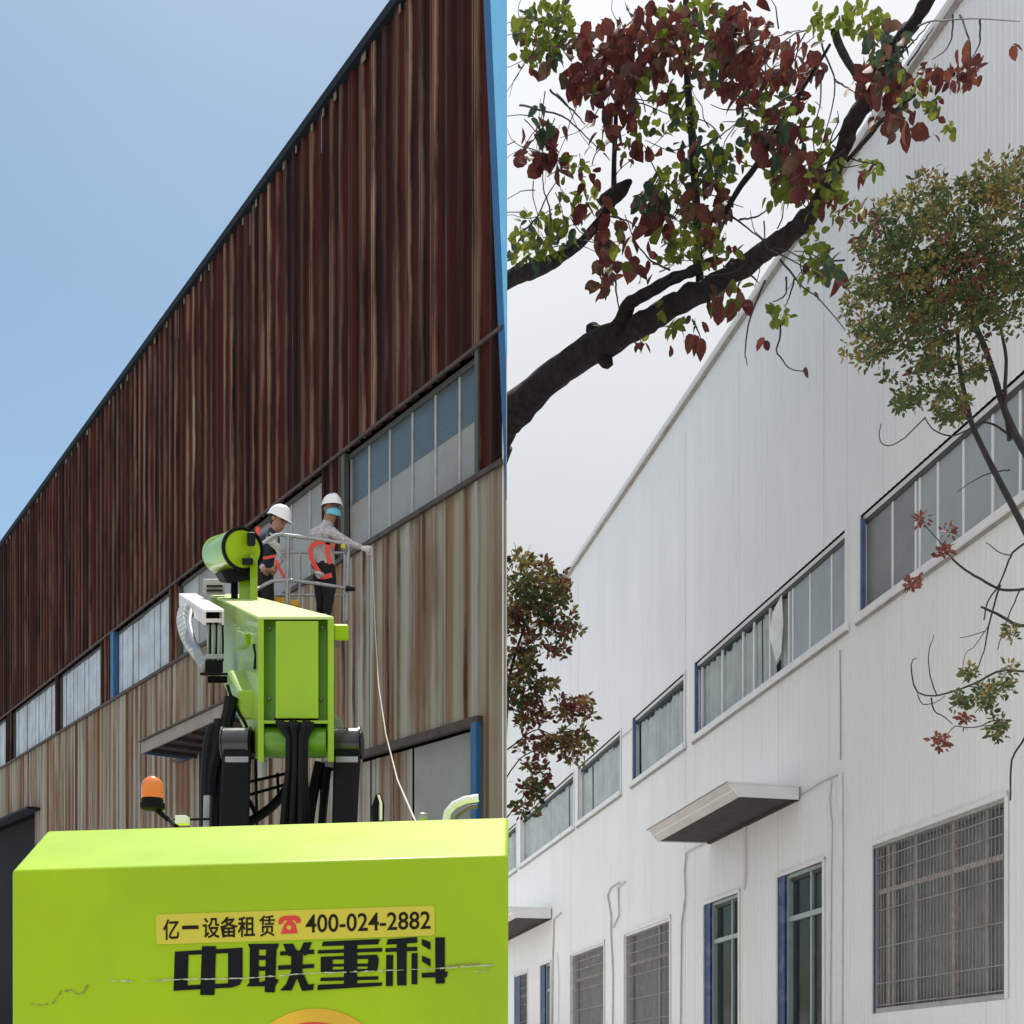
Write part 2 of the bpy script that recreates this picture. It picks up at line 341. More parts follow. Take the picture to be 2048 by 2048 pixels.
# ------------------------------------------------------------------ walls of ribbed sheet
class Wall:
    def __init__(s, vpx, vpy, c, xref):
        s.vpx, s.vpy = vpx, vpy
        s.u = Vector(((vpx - CX) / F, 1, 0)).normalized(); s.n = Vector((-s.u.y, s.u.x, 0))
        Y = c * F / (xref - vpx); s.O = Vector(((xref - CX) / F * Y, Y, 0)); s.nO = s.n.dot(s.O)
    def hit(s, x, y, k=0):
        d = Vector(((x - CX) / F, 1, (YH - y) / F)); t = (s.nO + k) / s.n.dot(d)
        p = CAM + d * t; return (p - s.O).dot(s.u), p.z
    def sx(s, x, k=0): return s.hit(x, 1000, k)[0]
    def at(s, a, h, k=0): return s.O + s.u * a + s.n * k + Vector((0, 0, h))
    def line(s, m, k=0):                            # a long edge of the facade, given by its slope in the photograph
        x1, x2 = s.vpx + 800, s.vpx + 1500
        (a, ha), (b, hb) = s.hit(x1, s.vpy - m * 800, k), s.hit(x2, s.vpy - m * 1500, k)
        g = (hb - ha) / (b - a); return lambda q: ha + (q - a) * g
    def slab(s, mb, s0, s1, bot, top, k0, k1, mi=0):
        bf = bot if callable(bot) else (lambda q: bot); tf = top if callable(top) else (lambda q: top)
        mb.hexa([s.at(s0, bf(s0), k0), s.at(s1, bf(s1), k0), s.at(s1, tf(s1), k0), s.at(s0, tf(s0), k0),
                 s.at(s0, bf(s0), k1), s.at(s1, bf(s1), k1), s.at(s1, tf(s1), k1), s.at(s0, tf(s0), k1)], mi)
    def part(s, name, m, parent, s0, s1, bot, top, k0, k1, **kw):
        mb = MB(); s.slab(mb, s0, s1, bot, top, k0, k1); return mb.build(name, m, parent, **kw)
    def sheet(s, s0, s1, bot, top, period, depth, m, parent, nb, nt, name='wall_sheet'):
        brk = {s0, s1}
        i = math.floor(s0 / period)
        while i * period < s1:
            for ph in (0, .55, .65, .88):
                q = (i + ph) * period
                if s0 < q < s1: brk.add(q)
            i += 1
        vs, uv, un, fs = [], [], [], []
        jit = random.uniform(0, .004)
        for q in sorted(brk):
            ph = (q / period) % 1.0
            if ph > .9999: ph = 0
            kk = 0 if ph < .5501 else (depth if .6499 < ph < .8801 else (depth * (ph - .55) / .1 if ph < .65 else depth * (1 - (ph - .88) / .12)))
            for f in (bot, top):
                h = f(q); vs.append(s.at(q, h, kk + jit)); uv.append((q, h)); un.append((q, (h - nb(q)) / max(.1, nt(q) - nb(q))))
        n = len(vs) // 2
        fs = [(2 * i, 2 * i + 1, 2 * i + 3, 2 * i + 2) for i in range(n - 1)]
        return meshobj(name, vs, fs, m, parent, {'UV': uv, 'N': un})
    def clad(s, smin, smax, step, openings, levels, period, depth, parent, mats):
        # levels: rising list of height functions; the sheets of band i run from levels[i] to levels[i+1]
        cuts = {smin, smax}
        q = math.ceil(smin / step) * step
        while q < smax:
            if q - smin > .05: cuts.add(q)
            q += step
        for o in openings:
            for e in (o[0], o[1]):
                if smin < e < smax: cuts.add(e)
        cuts = sorted(cuts)
        for a, b in zip(cuts, cuts[1:]):
            if b - a < .02: continue
            m = (a + b) / 2
            for i in range(len(levels) - 1):
                lo, hi = levels[i], levels[i + 1]
                segs = [(lo, hi)]
                for (o0, o1, ob, ot) in openings:
                    if not (o0 < m < o1): continue
                    new = []
                    for (l, h) in segs:
                        if ot(m) <= l(m) + .01 or ob(m) >= h(m) - .01: new.append((l, h)); continue
                        if ob(m) > l(m) + .02: new.append((l, ob))
                        if ot(m) < h(m) - .02: new.append((ot, h))
                    segs = new
                for (l, h) in segs: s.sheet(a, b, l, h, period, depth, mats[i], parent, levels[i], levels[i + 1])
zero = lambda q: 0.0

# ================================================================== the rusty building (left)
WLf = Wall(-585, 1895, 9.6, 1012)
LB = thing('rusty_factory_building', 'tall factory building clad in dark rusted ribbed sheet, greyer below its windows', 'building', WLf.O)
sxL = WLf.sx
roofL, topL, botL = WLf.line(1.367), WLf.line(.7735), WLf.line(.6123)
sL0, sL1 = 0.0, sxL(-75)
winL = [(684, 962, 'w1'), (500, 648, 'w2'), (357, 484, 'w2'), (228, 340, 'w3'), (120, 205, 'w3'), (27, 112, 'w3'), (-60, 14, 'w3')]
opL = [(sxL(b), sxL(a), botL, topL) for a, b, _ in winL]
doorL_top = WLf.line(.289); smallL_top = WLf.line(.405); farL_top = WLf.line(.411)
opL += [(sxL(960), sxL(640), zero, doorL_top), (sxL(455), sxL(402), zero, smallL_top), (sxL(72), sL1, zero, farL_top)]
WLf.clad(sL0, sL1, 1.02, opL, [zero, botL, roofL], .34, .04, LB, [M['rust_low'], M['rust']])
# body behind the cladding, a skewed footprint
K = -.4
def body(W, s0, s1, hf, back, m, parent, name='building_body', k=K):
    a, b = W.at(s0, 0, k), W.at(s1, 0, k); c, d = back
    h0, h1 = hf(s0) - .05, hf(s1) - .05
    v = [a, b, c, d]; top = [Vector((a.x, a.y, h0)), Vector((b.x, b.y, h1)), Vector((c.x, c.y, h1)), Vector((d.x, d.y, h0))]
    meshobj(name, v + top, [(3, 2, 1, 0), (4, 5, 6, 7), (0, 1, 5, 4), (1, 2, 6, 5), (2, 3, 7, 6), (3, 0, 4, 7)], m, parent)
e1 = WLf.at(sL1, 0, -3.2); e0 = Vector(((880 - CX) / F * 17.6, 17.6, 0))
body(WLf, WLf.hit(996, 1000, -.4)[0], sL1, roofL, (e1, e0), M['dark_int'], LB)
# unseen pale rear wall, added to bounce sunlight onto the white building
rm = MB(); r0, r1 = Vector((e0.x + .12, e0.y + .06, 0)), Vector((e1.x + .08, e1.y + .06, 0)); off_ = Vector((.04, .03, 0))
rm.hexa([r0, r1, r1 + Vector((0, 0, roofL(sL1))), r0 + Vector((0, 0, roofL(0))), r0 + off_, r1 + off_, r1 + off_ + Vector((0, 0, roofL(sL1))), r0 + off_ + Vector((0, 0, roofL(0)))])
rm.build('rear_bounce_wall', M['white_trim'], LB)
# gable end: flat grey sheets from the corner back to the rear
gm = MB()
a0 = WLf.at(.01, 0, -.02); a1 = Vector((e0.x + .03, e0.y + .03, 0)); hr = roofL(0)
gm.hexa([a0 + Vector((.0, .02, 0)), a1, a1 + Vector((0, 0, hr)), a0 + Vector((0, .02, hr)),
         a0 + Vector((-.05, .02, 0)), a1 + Vector((-.05, 0, 0)), a1 + Vector((-.05, 0, hr)), a0 + Vector((-.05, .02, hr))])
gm.build('end_wall', M['white_trim'], LB)
# roof gutter with pale brackets
WLf.part('gutter', M['dark_gutter'], LB, -.1, sL1, lambda q: roofL(q) - .12, lambda q: roofL(q) + .02, .0, .11)
mb = MB(); q = .6
while q < sL1:
    if random.random() < .85:
        WLf.slab(mb, q, q + random.uniform(.05, .14), lambda z: roofL(z) - .24, lambda z: roofL(z) - .125, .042, .055)
    q += random.uniform(.35, 1.1)
mb.build('gutter_bracket', M['pale_bracket'], LB, kind='stuff')
WLf.part('window_head_flashing', M['seam'], LB, 0, sL1, lambda q: topL(q) - .0, lambda q: topL(q) + .045, .042, .07)
WLf.part('sill_flashing', M['seam'], LB, 0, sL1, lambda q: botL(q) - .085, lambda q: botL(q) - .02, .042, .085)
# corner trim: boards that widen upwards, the lit face put in as lighter blue
mb = MB()
def wallpoly(mb, W, pts, k0, k1):
    a = [W.at(*W.hit(x, y, k1), k1) for x, y in pts]; b = [p - W.n * (k1 - k0) for p in a]; n = len(a)
    mb.add(a + b, [tuple(range(n)), tuple(range(n, 2 * n))[::-1]] + [(i, n + i, n + (i + 1) % n, (i + 1) % n) for i in range(n)])
wallpoly(mb, WLf, [(955, -265), (969, -265), (1010, 690), (1011.5, 1000)], .037, .05); mb.build('dark_corner_board', M['blue_dark'], LB)
mb = MB(); wallpoly(mb, WLf, [(969, -265), (1011, -265), (1011.5, 710)], .037, .058); mb.build('lit_corner_board', M['blue_lit'], LB)
def winpart(W, B, x0, x1, bot, top, mull, style, name='window', jamb=None):
    a, b = W.sx(x1), W.sx(x0)
    mb = MB(); fm = M['frame_dark'] if style in ('w1', 'w2', 'w3') else M['white_trim']
    t = .04
    W.slab(mb, a, b, lambda q: top(q) - .07, top, -.16, -.05); W.slab(mb, a, b, bot, lambda q: bot(q) + .05, -.16, .0)
    W.slab(mb, a, a + t, lambda q: bot(q) + .05, lambda q: top(q) - .07, -.16, .0); W.slab(mb, b - t, b, lambda q: bot(q) + .05, lambda q: top(q) - .07, -.16, .0)
    w = mb.build(name, fm, B)
    if style == 'r': W.part('dark_head_strip', M['frame_dark'], w, a + t, b - t, lambda q: top(q) - .15, lambda q: top(q) - .07, -.15, -.06)  # dark strip painting the shade under the window head
    xs = [x0] + list(mull) + [x1]
    mm = M['frame_grey'] if B is LB else M['white_trim']
    for x in mull:
        q = W.sx(x); W.part('mullion', mm, w, q - .022, q + .022, lambda z: bot(z) + .05, lambda z: top(z) - .07, -.12, -.075)
    return w, [(W.sx(xs[i + 1]) + .02, W.sx(xs[i]) - .02) for i in range(len(xs) - 1)]
midL = WLf.line(.697)
for x0, x1, st in winL:
    if st == 'w1':
        w, cells = winpart(WLf, LB, x0, x1, botL, topL, [693, 729, 770, 815, 861, 909, 951], st)
        for a, b in cells:
            WLf.part('upper_pane', M['pane_blue'], w, a, b, lambda z: midL(z) + .03, lambda z: topL(z) - .06, -.11, -.09)
            WLf.part('lower_pane', M['pane_grey'], w, a, b, lambda z: botL(z) + .04, lambda z: midL(z) - .03, -.11, -.09)  # upper and lower tones paint a reflection in the glass
        WLf.part('cross_strip', M['pane_blue'], w, WLf.sx(x1) + .05, WLf.sx(x0) - .05, lambda z: midL(z) - .03, lambda z: midL(z) + .03, -.12, -.085)  # dark edge of that reflection, built as a strip
        WLf.part('jamb', M['frame_dark'], w, WLf.sx(962), WLf.sx(955), botL, topL, -.05, .045)
        WLf.part('jamb', M['frame_dark'], w, WLf.sx(692), WLf.sx(684), botL, topL, -.05, .03)
    elif st == 'w2':
        n = 4; ms = [x0 + (x1 - x0) * i / n for i in range(1, n)]
        w, cells = winpart(WLf, LB, x0, x1, botL, topL, ms, st)
        for a, b in cells: WLf.part('pane', M['pane_grey'] if random.random() < .4 else M['pane_pale'], w, a, b, lambda z: botL(z) + .04, lambda z: topL(z) - .06, -.11, -.09)
    else:
        w, cells = winpart(WLf, LB, x0, x1, botL, topL, [], st)
        a, b = WLf.sx(x1), WLf.sx(x0); n = int((b - a) / .37)
        for i in range(n):
            c0, c1 = a + .05 + (b - a - .1) * i / n, a + .05 + (b - a - .1) * (i + 1) / n
            kk = random.uniform(-.02, .012)
            gap = random.uniform(.03, .1)
            WLf.part('slat', M['slat'], w, c0 + .02, c1 - .03, lambda z: botL(z) + .05 + gap * .6, lambda z: topL(z) - .07, -.10 + kk, -.07 + kk)
        if x0 == 228: WLf.part('jamb', M['blue_dark'], w, WLf.sx(232), WLf.sx(226), botL, topL, -.05, .06)
        WLf.part('glass_backing', M['pane_blue'], w, a + .05, b - .05, lambda z: botL(z) + .05, lambda z: topL(z) - .07, -.15, -.135)
# big sliding door at right, with lintel flashing and blue post
mb = MB(); WLf.slab(mb, sxL(966), sxL(636), lambda z: doorL_top(z) - .02, lambda z: doorL_top(z) + .09, .0, .08)
dr = mb.build('sliding_door', M['seam'], LB)
xs = [960, 815, 730, 640]
for i in range(3):
    a, b = sxL(xs[i]) + .02, sxL(xs[i + 1]) - .02
    WLf.sheet(a, b, zero, lambda z: doorL_top(z) - .03, 1.5 if i == 0 else .5, .012, M['door_grey'] if i == 0 else M['rust_low'], dr, zero, doorL_top, 'door_panel').location += WLf.n * -.10
WLf.part('post', M['blue_dark'], LB, sxL(968), sxL(957), 0, doorL_top, .045, .12)
# doorway under the canopy
mb = MB(); WLf.slab(mb, sxL(412), sxL(402), 0, smallL_top, -.1, .04); WLf.slab(mb, sxL(455), sxL(448), 0, smallL_top, -.1, .04)
dd = mb.build('doorway_frame', M['dark_gutter'], LB); WLf.part('door_leaf', M['dark_int'], dd, sxL(448), sxL(412), 0, smallL_top, -.3, -.25)
mb = MB(); WLf.slab(mb, sxL(84), sL1, farL_top, lambda z: farL_top(z) + .07, 0, .4)
mb.build('door_hood', M['dark_gutter'], LB)
WLf.part('dark_door_leaf', M['dark_int'], LB, sxL(72), sL1, 0, farL_top, -.3, -.25)
def canopy(W, B, xa, xn, mt, mbm, k, mats, over=None):
    # long outer edge from px xa (far) to xn (near); mt, mbm: slopes of the top and bottom outer edges
    a, b = W.sx(xn, k), W.sx(xa, k)
    t, bo = W.line(mt, k), W.line(mbm, k)
    mb = MB()
    W.slab(mb, a, b, bo, t, k - .035, k); can = mb.build('canopy_fascia', mats[0], B)
    for e_ in (a, b - .035): W.part('end_board', mats[1], can, e_, e_ + .035, bo, t, .04, k - .036)
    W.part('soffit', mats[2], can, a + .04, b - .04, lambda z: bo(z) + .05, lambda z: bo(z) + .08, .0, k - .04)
    W.part('canopy_roof', mats[3], can, a - .03, b + .03, lambda z: t(z) + .003, lambda z: t(z) + .035, .0, k + .04)
    mb = MB(); q = a + .3
    while q < b - .2:
        W.slab(mb, q, q + .05, lambda z: bo(z) - .02, lambda z: bo(z) + .045, .02, k - .06); q += .75
    mb.build('soffit_bearer', mats[2], can)
    return can
canopy(WLf, LB, 282, 452, .473, .447, 1.0, [M['pale_tan'], M['blue_dark'], M['can_under'], M['seam']])
mb = MB(); wallpoly(mb, WLf, [(343, 1524), (360, 1524), (385, 1514), (385, 1508), (360, 1518), (343, 1519)], .04, .08); mb.build('cable_bracket', M['seam'], LB)

# ================================================================== the white building (right)
WR = Wall(446, 2168, 10.4, 2150)
WB = thing('white_factory_building', 'long white factory building with a window strip, canopy and barred windows', 'building', WR.O)
sxR = WR.sx
roofR, topR, botR = WR.line(1.472), WR.line(.891), WR.line(.735)
sR1 = sxR(962)
lowR = WR.line(.371); lowG = WR.line(.366)
winR = [(1721, 2075), (1390, 1695), (1266, 1371), (1157, 1243), (1042, 1149), (975, 1034)]
opR = [(sxR(b), sxR(a), botR, topR) for a, b in winR]
lowop = {'G': (1748, 2013), 'D2': (1557, 1648), 'D1': (1410, 1479), 'GA': (1250, 1341), 'GB': (1142, 1209), 'S1': (1082, 1102), 'S2': (1030, 1056)}
lowS1, lowS2 = WR.line(.372), WR.line(.372)
sillG = WR.line(.108)
def lowspan(k):
    a, b = lowop[k]
    if k == 'G': return (sxR(b), sxR(a), sillG, lowG)
    if k in ('D1', 'D2', 'S1'): return (sxR(b), sxR(a), zero, lowR)
    return (sxR(b), sxR(a), WR.line(.04), lowR)
lows = {k: lowspan(k) for k in lowop}
WR.clad(0.0, sR1, .84, opR + list(lows.values()), [zero, botR, roofR], .12, .006, WB, [M['white'], M['white']])
body(WR, .02, sR1, roofR, (WR.at(sR1, 0, -7), WR.at(0, 0, -7)), M['dark_int'], WB)
WR.part('gutter', M['grille'], WB, 0, sR1 + .1, lambda q: roofR(q) - .08, lambda q: roofR(q) - .02, .0, .07)
WR.part('roof_edge', M['white_trim'], WB, 0, sR1 + .1, lambda q: roofR(q) - .018, lambda q: roofR(q) + .05, .0, .14)
mullR = [[1776, 1822, 1830, 1866, 1917, 1975, 2030], [1397, 1437, 1478, 1500, 1532, 1570, 1578, 1612, 1655], [1280, 1300, 1322, 1347], [1176, 1198, 1220], [1066, 1092, 1120], [1000]]
for (x0, x1), ml in zip(winR, mullR):
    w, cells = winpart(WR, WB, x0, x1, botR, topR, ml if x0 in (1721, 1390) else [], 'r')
    a, b = sxR(x1), sxR(x0)
    if x0 in (1721, 1390):
        for i, (c, d) in enumerate(cells):
            xm = (([x0] + ml)[i] + (ml + [x1])[i]) / 2
            if x0 == 1721 or xm > 1570:
                WR.part('pane', M['pane_pale'] if random.random() < .6 else M['pane_grey'], w, c, d, lambda z: botR(z) + .04, lambda z: topR(z) - .06, -.11 + random.uniform(-.008, .008), -.09)
            else: WR.part('pane', M['glass_clear'], w, c, d, lambda z: botR(z) + .04, lambda z: topR(z) - .06, -.105, -.095)
    else: WR.part('pane', M['glass_clear'], w, a + .05, b - .05, lambda z: botR(z) + .05, lambda z: topR(z) - .07, -.105, -.095)
    if x0 != 1721:
        # pleated curtains hanging in two or three widths
        e = b - .06 if x0 != 1390 else b - .06; st_ = a + .06 if x0 != 1390 else sxR(1566)
        q = st_
        while q < e - .2:
            wd = min(random.uniform(.7, 1.2), e - q); vs = []; n = int(wd / .03)
            sag = random.uniform(0, .10)
            for i in range(n + 1):
                z = q + wd * i / n; kk = -.175 + .045 * math.sin(i * .8 + 1.3 * math.sin(i * .23)) + random.uniform(-.012, .012) + random.uniform(-.008, .008)
                vs += [WR.at(z, botR(z) + .03, kk), WR.at(z, topR(z) - .16 - sag * abs(math.sin(i * .45)), kk * .95)]
            meshobj('curtain', vs, [(2 * i, 2 * i + 1, 2 * i + 3, 2 * i + 2) for i in range(n)], M['curtain'], w, smooth=True)
            q += wd + random.choice([.0, .04, .14])
    if x0 in (1721, 1390, 1266): WR.part('jamb', M['blue_grey'], w, sxR(x0 + (5 if x0 == 1721 else 2.5)), sxR(x0), lambda z: botR(z) + .05, lambda z: topR(z) - .07, -.05, .02)
    # projecting sill with a small lip
    WR.part('sill', M['white_trim'], w, a - .06, b + .08, lambda z: botR(z) - .11, lambda z: botR(z) + .0, .012, .10)
    WR.part('sill_lip', M['grille'], w, a - .06, b + .08, lambda z: botR(z) - .15, lambda z: botR(z) - .113, .012, .05)
    for s_ in (a, b):
        WR.part('pier_trim', M['white_trim'], w, s_ - .03, s_ + .03, lambda z: botR(z) + .005, lambda z: topR(z) + .02, .012, .035)
# torn curtain hanging out of the middle window
mb = MB(); wallpoly(mb, WR, [(1545, 1225), (1563, 1190), (1566, 1245), (1562, 1305), (1552, 1325), (1538, 1270)], -.06, -.05); tc_ = mb.build('torn_curtain', M['curtain'], WB)
mb = MB(); wallpoly(mb, WR, [(1552, 1195), (1565, 1186), (1564, 1208), (1555, 1222)], -.085, -.08); mb.build('broken_pane_gap', M['dark_int'], WB)
mb = MB(); wallpoly(mb, WR, [(1553, 1330), (1562, 1318), (1562, 1345), (1554, 1350)], -.085, -.08); mb.build('broken_pane_gap', M['dark_int'], WB)
# lower barred windows
def barred(key, mull, jm):
    s0, s1, bo, to = lows[key]
    mb = MB(); t = .05
    WR.slab(mb, s0, s1, lambda z: to(z) - .05, to, -.2, -.0); WR.slab(mb, s0, s1, bo, lambda z: bo(z) + .08, -.2, .0)
    WR.slab(mb, s0, s0 + t, lambda z: bo(z) + .08, lambda z: to(z) - .05, -.2, .0); WR.slab(mb, s1 - t, s1, lambda z: bo(z) + .08, lambda z: to(z) - .05, -.2, .0)
    w = mb.build('barred_window', M['white_trim'] if key != 'G' else M['frame_grey'], WB)
    for x in mull:
        q = sxR(x); WR.part('mullion', M['pink_bar'] if x in (1897, 1768) else M['frame_grey'], w, q - .035, q + .035, lambda z: bo(z) + .08, lambda z: to(z) - .05, -.16, -.08)
    tr = WR.line(.294); WR.part('cross_strip', M['pink_bar'] if key == 'G' else M['grille'], w, s0 + t, s1 - t, lambda z: tr(z) - .045, lambda z: tr(z) + .03, -.075, -.05)
    WR.part('pane', M['glass_clear'], w, s0 + t, s1 - t, lambda z: bo(z) + .08, lambda z: to(z) - .05, -.125, -.115)
    vs = []; n = int((s1 - s0) / .05)
    for i in range(n + 1):
        z = s0 + t + (s1 - s0 - 2 * t) * i / n; kk = -.27 + .03 * math.sin(i * 1.3 + math.sin(i * .37) * 2)
        vs += [WR.at(z, bo(z) + .05, kk), WR.at(z, to(z) - .03, kk)]
    meshobj('curtain', vs, [(2 * i, 2 * i + 1, 2 * i + 3, 2 * i + 2) for i in range(n)], M['curtain_dark'], w, smooth=True)
    g = MB(); q = s0 + .1
    while q < s1 - .06:
        g.tube([WR.at(q, bo(q) + .08, -.03), WR.at(q, to(q) - .05, -.03)], .007, 5); q += .082
    for m_ in (.345, .321, .2647, .208, .153, .12):
        l = WR.line(m_); mid = (s0 + s1) / 2
        if bo(mid) < l(mid) < to(mid): g.tube([WR.at(s0 + t, l(s0 + t), -.018), WR.at(s1 - t, l(s1 - t), -.018)], .011, 5)
    g.build('security_grille', M['grille'], w, kind='stuff')
    if jm: WR.part('jamb', M['navy_jamb'], w, sxR(jm[1]), sxR(jm[0]), bo, lambda z: to(z) - .05, -.12, .005)
    for (a, b) in ((s0 - .05, s0), (s1, s1 + .05)): WR.part('side_trim', M['white_trim'], w, a, b, bo, lambda z: to(z) + .07, .012, .035)
    WR.part('head_trim', M['white_trim'], w, s0 - .05, s1 + .05, lambda z: to(z) + .003, lambda z: to(z) + .07, .012, .04)
    return w
barred('G', [1768, 1777, 1823, 1897, 1964], (1748, 1751)); barred('GA', [1312], None); barred('GB', [], None); barred('S2', [], (1030, 1040))
def door(key, jm, mull, tm):
    s0, s1, bo, to = lows[key]; W = WR
    mb = MB(); t = .05
    W.slab(mb, s0, s1, lambda z: to(z) - .06, to, -.22, -.04); W.slab(mb, s0, s0 + t, 0, lambda z: to(z) - .06, -.22, -.04); W.slab(mb, sxR(jm[1]) - t, sxR(jm[1]), 0, lambda z: to(z) - .06, -.22, -.04)
    d = mb.build('door', M['door_frame'], WB)
    W.part('jamb', M['navy_jamb'], d, sxR(jm[1]), s1, 0, to, -.25, .01)
    W.part('dark_head_strip', M['frame_dark'], d, s0, s1, lambda z: to(z) - .12, lambda z: to(z) - .062, -.24, -.10)
    tr = W.line(tm)
    W.part('cross_strip', M['door_frame'], d, s0 + t, sxR(jm[1]) - t, lambda z: tr(z) - .05, lambda z: tr(z) + .04, -.20, -.06)
    for x in mull: q = sxR(x); W.part('mullion', M['door_frame'], d, q - .028, q + .028, 0, lambda z: to(z) - .06, -.19, -.09)
    W.part('upper_pane', M['glass_dark'], d, s0 + t, sxR(jm[1]) - t, lambda z: tr(z) + .04, lambda z: to(z) - .06, -.15, -.14)
    W.part('lower_pane', M['glass_dark'], d, s0 + t, sxR(jm[1]) - t, .3, lambda z: tr(z) - .05, -.15, -.14)
    W.part('kick_panel', M['door_frame'], d, s0 + t, sxR(jm[1]) - t, .02, .3, -.16, -.12)
    for (a, b) in ((s0 - .06, s0), (s1, s1 + .04)): W.part('side_trim', M['white_trim'], d, a, b, 0, lambda z: to(z) + .06, .012, .04)
    W.part('head_trim', M['white_trim'], d, s0 - .06, s1 + .04, lambda z: to(z) + .003, lambda z: to(z) + .06, .012, .045)
door('D2', (1557, 1570), [1613], .293); door('D1', (1410, 1421), [1456], .292); door('S1', (1082, 1090), [], .29)
def canopyR(xa, xn, mt, mbm, k, inset):
    a, b = WR.sx(xn, k), WR.sx(xa, k); t, bo = WR.line(mt, k), WR.line(mbm, k); W = WR
    def prof(mb, s0, s1, pts):                      # pts: (k, blend from bottom to top)
        f = lambda z, w_: bo(z) * (1 - w_) + t(z) * w_
        A = [W.at(s0, f(s0, w_), kk) for kk, w_ in pts]; B = [W.at(s1, f(s1, w_), kk) for kk, w_ in pts]; n = len(A)
        mb.add(A + B, [tuple(range(n))[::-1], tuple(range(n, 2 * n))] + [(i, (i + 1) % n, n + (i + 1) % n, n + i) for i in range(n)])
    mb = MB(); prof(mb, a + .03, b - .03, [(k - inset - .03, 0), (k - inset, 0), (k - inset * .62, .42), (k, .9), (k - .03, .9)]); can = mb.build('canopy_fascia', M['can_fascia'], WB)
    mb = MB(); prof(mb, a + .03, b - .03, [(k - inset * .62 + .002, .42), (k - inset * .62 + .03, .45), (k - inset * .62 + .04, .52), (k - inset * .45, .55)]); mb.build('fascia_fold', M['can_white'], can)
    for s0 in (a, b - .03):
        mb = MB(); prof(mb, s0, s0 + .03, [(.04, .0), (k - inset, 0), (k - .001, .9), (.04, .9)]); mb.build('end_board', M['can_white'], can)
    mb = MB(); prof(mb, a - .02, b + .02, [(.0, .905), (k + .03, .905), (k + .03, 1.03), (.0, 1.03)]); mb.build('canopy_roof', M['can_white'], can)
    mb = MB(); prof(mb, a - .02, b + .02, [(k + .032, .91), (k + .045, .91), (k + .045, 1.0), (k + .032, 1.0)]); mb.build('drip_edge', M['grille'], can)
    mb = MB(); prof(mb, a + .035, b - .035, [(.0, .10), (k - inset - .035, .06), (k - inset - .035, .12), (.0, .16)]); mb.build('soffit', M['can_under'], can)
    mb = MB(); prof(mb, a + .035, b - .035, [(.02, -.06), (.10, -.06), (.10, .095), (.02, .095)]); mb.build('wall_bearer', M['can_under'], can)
canopyR(1297, 1457, .598, .570, 1.41, .20)
canopyR(925, 1018, .620, .582, 1.41, .20)
# conduits and cables clipped to the white wall
def cable(pts, r, name, m=M['white_trim'], W=WR, B=WB, k=.035):
    mb = MB(); mb.tube([W.at(*W.hit(x, y, k), k) for x, y in pts], r, 6); return mb.build(name, m, B, smooth=True)
cable([(1600, 1592), (1640, 1566), (1668, 1553), (1680, 1548)], .012, 'cable', M['frame_grey'])
cable([(1660, 1562), (1656, 1600), (1661, 1655), (1659, 1760), (1657, 2060)], .03, 'conduit')
cable([(1681, 1545), (1682, 1700), (1681, 2060)], .035, 'conduit')
cable([(1418, 1682), (1392, 1695), (1373, 1705), (1369, 1740), (1371, 1790), (1363, 1850), (1361, 2060)], .02, 'cable', M['cable_grey'])
cable([(1238, 1765), (1222, 1775), (1215, 1790), (1222, 1830), (1222, 1870), (1226, 1950), (1225, 2060)], .022, 'cable', M['cable_grey'])
cable([(1250, 1763), (1236, 1775), (1238, 1830), (1226, 1855)], .02, 'cable', M['cable_grey'])
cable([(1122, 1826), (1108, 1838), (1106, 1900), (1104, 2060)], .025, 'cable', M['cable_grey'])
cable([(1114, 1905), (1117, 1960), (1116, 2060)], .02, 'cable')
cable([(1264, 1457), (1258, 1463), (1248, 1470), (1243, 1478)], .012, 'cable', M['frame_grey'])
cable([(1680, 1300), (1681, 1400), (1681, 1520)], .012, 'seam_bead', M['frame_grey'], k=.012)
cable([(1499, 1600), (1489, 1640), (1490, 1750), (1487, 1780)], .03, 'conduit', k=.03)

# ================================================================== the boom lift
BL = thing('boom_lift', 'lime green boom lift with white telescoping arm, work basket and lettered rear cover', 'boom lift', (-1.0, 5.6, 0))
fa, fb = P(24, 1741.5, 4.2), P(1016, 1710, 3.8)
ra, rb = P(93, 1663, 4.845), P(1017, 1636, 4.504)
nf = (fb - fa).cross(Vector((0, 0, 1))).normalized(); nf = -nf if nf.y > 0 else nf
def down(p, z): return Vector((p.x, p.y, z))
back_l, back_r = Vector((ra.x, 6.6, ra.z)), Vector((rb.x - .01, 6.4, rb.z))
z0 = .75
mb = MB()
vs = [down(fa, z0), down(fb, z0), fb, fa, rb, ra, back_r, back_l, down(back_r, z0), down(back_l, z0)]
mb.add(vs, [(0, 1, 2, 3), (3, 2, 4, 5), (5, 4, 6, 7), (7, 6, 8, 9), (1, 8, 6, 4, 2), (0, 3, 5, 7, 9), (0, 9, 8, 1)])
cover = mb.build('rear_cover', M['lime'], BL, smooth=True, bevel=.012, angle=20)
def onf(x, y, off=.003):
    d = Vector(((x - CX) / F, 1, (YH - y) / F)); t = nf.dot(fa - CAM + nf * off) / nf.dot(d); return CAM + d * t
def decal(polys, m, name, off=.003, parent=cover, dz=.00012):
    mb = MB()
    for i, pl in enumerate(polys):
        mb.add([onf(x, y, off + i * dz) for x, y in pl], [tuple(range(len(pl)))])
    return mb.build(name, m, parent)
def rounded(q, r=7):
    out = []
    for i in range(4):
        p, a, b = Vector(q[i]), Vector(q[i - 1]), Vector(q[(i + 1) % 4])
        pa, pb = p + (a - p).normalized() * r, p + (b - p).normalized() * r
        for t in (0, .33, .67, 1): out.append(tuple((pa * (1 - t) + p * t) * (1 - t) + (p * (1 - t) + pb * t) * t))
    return out
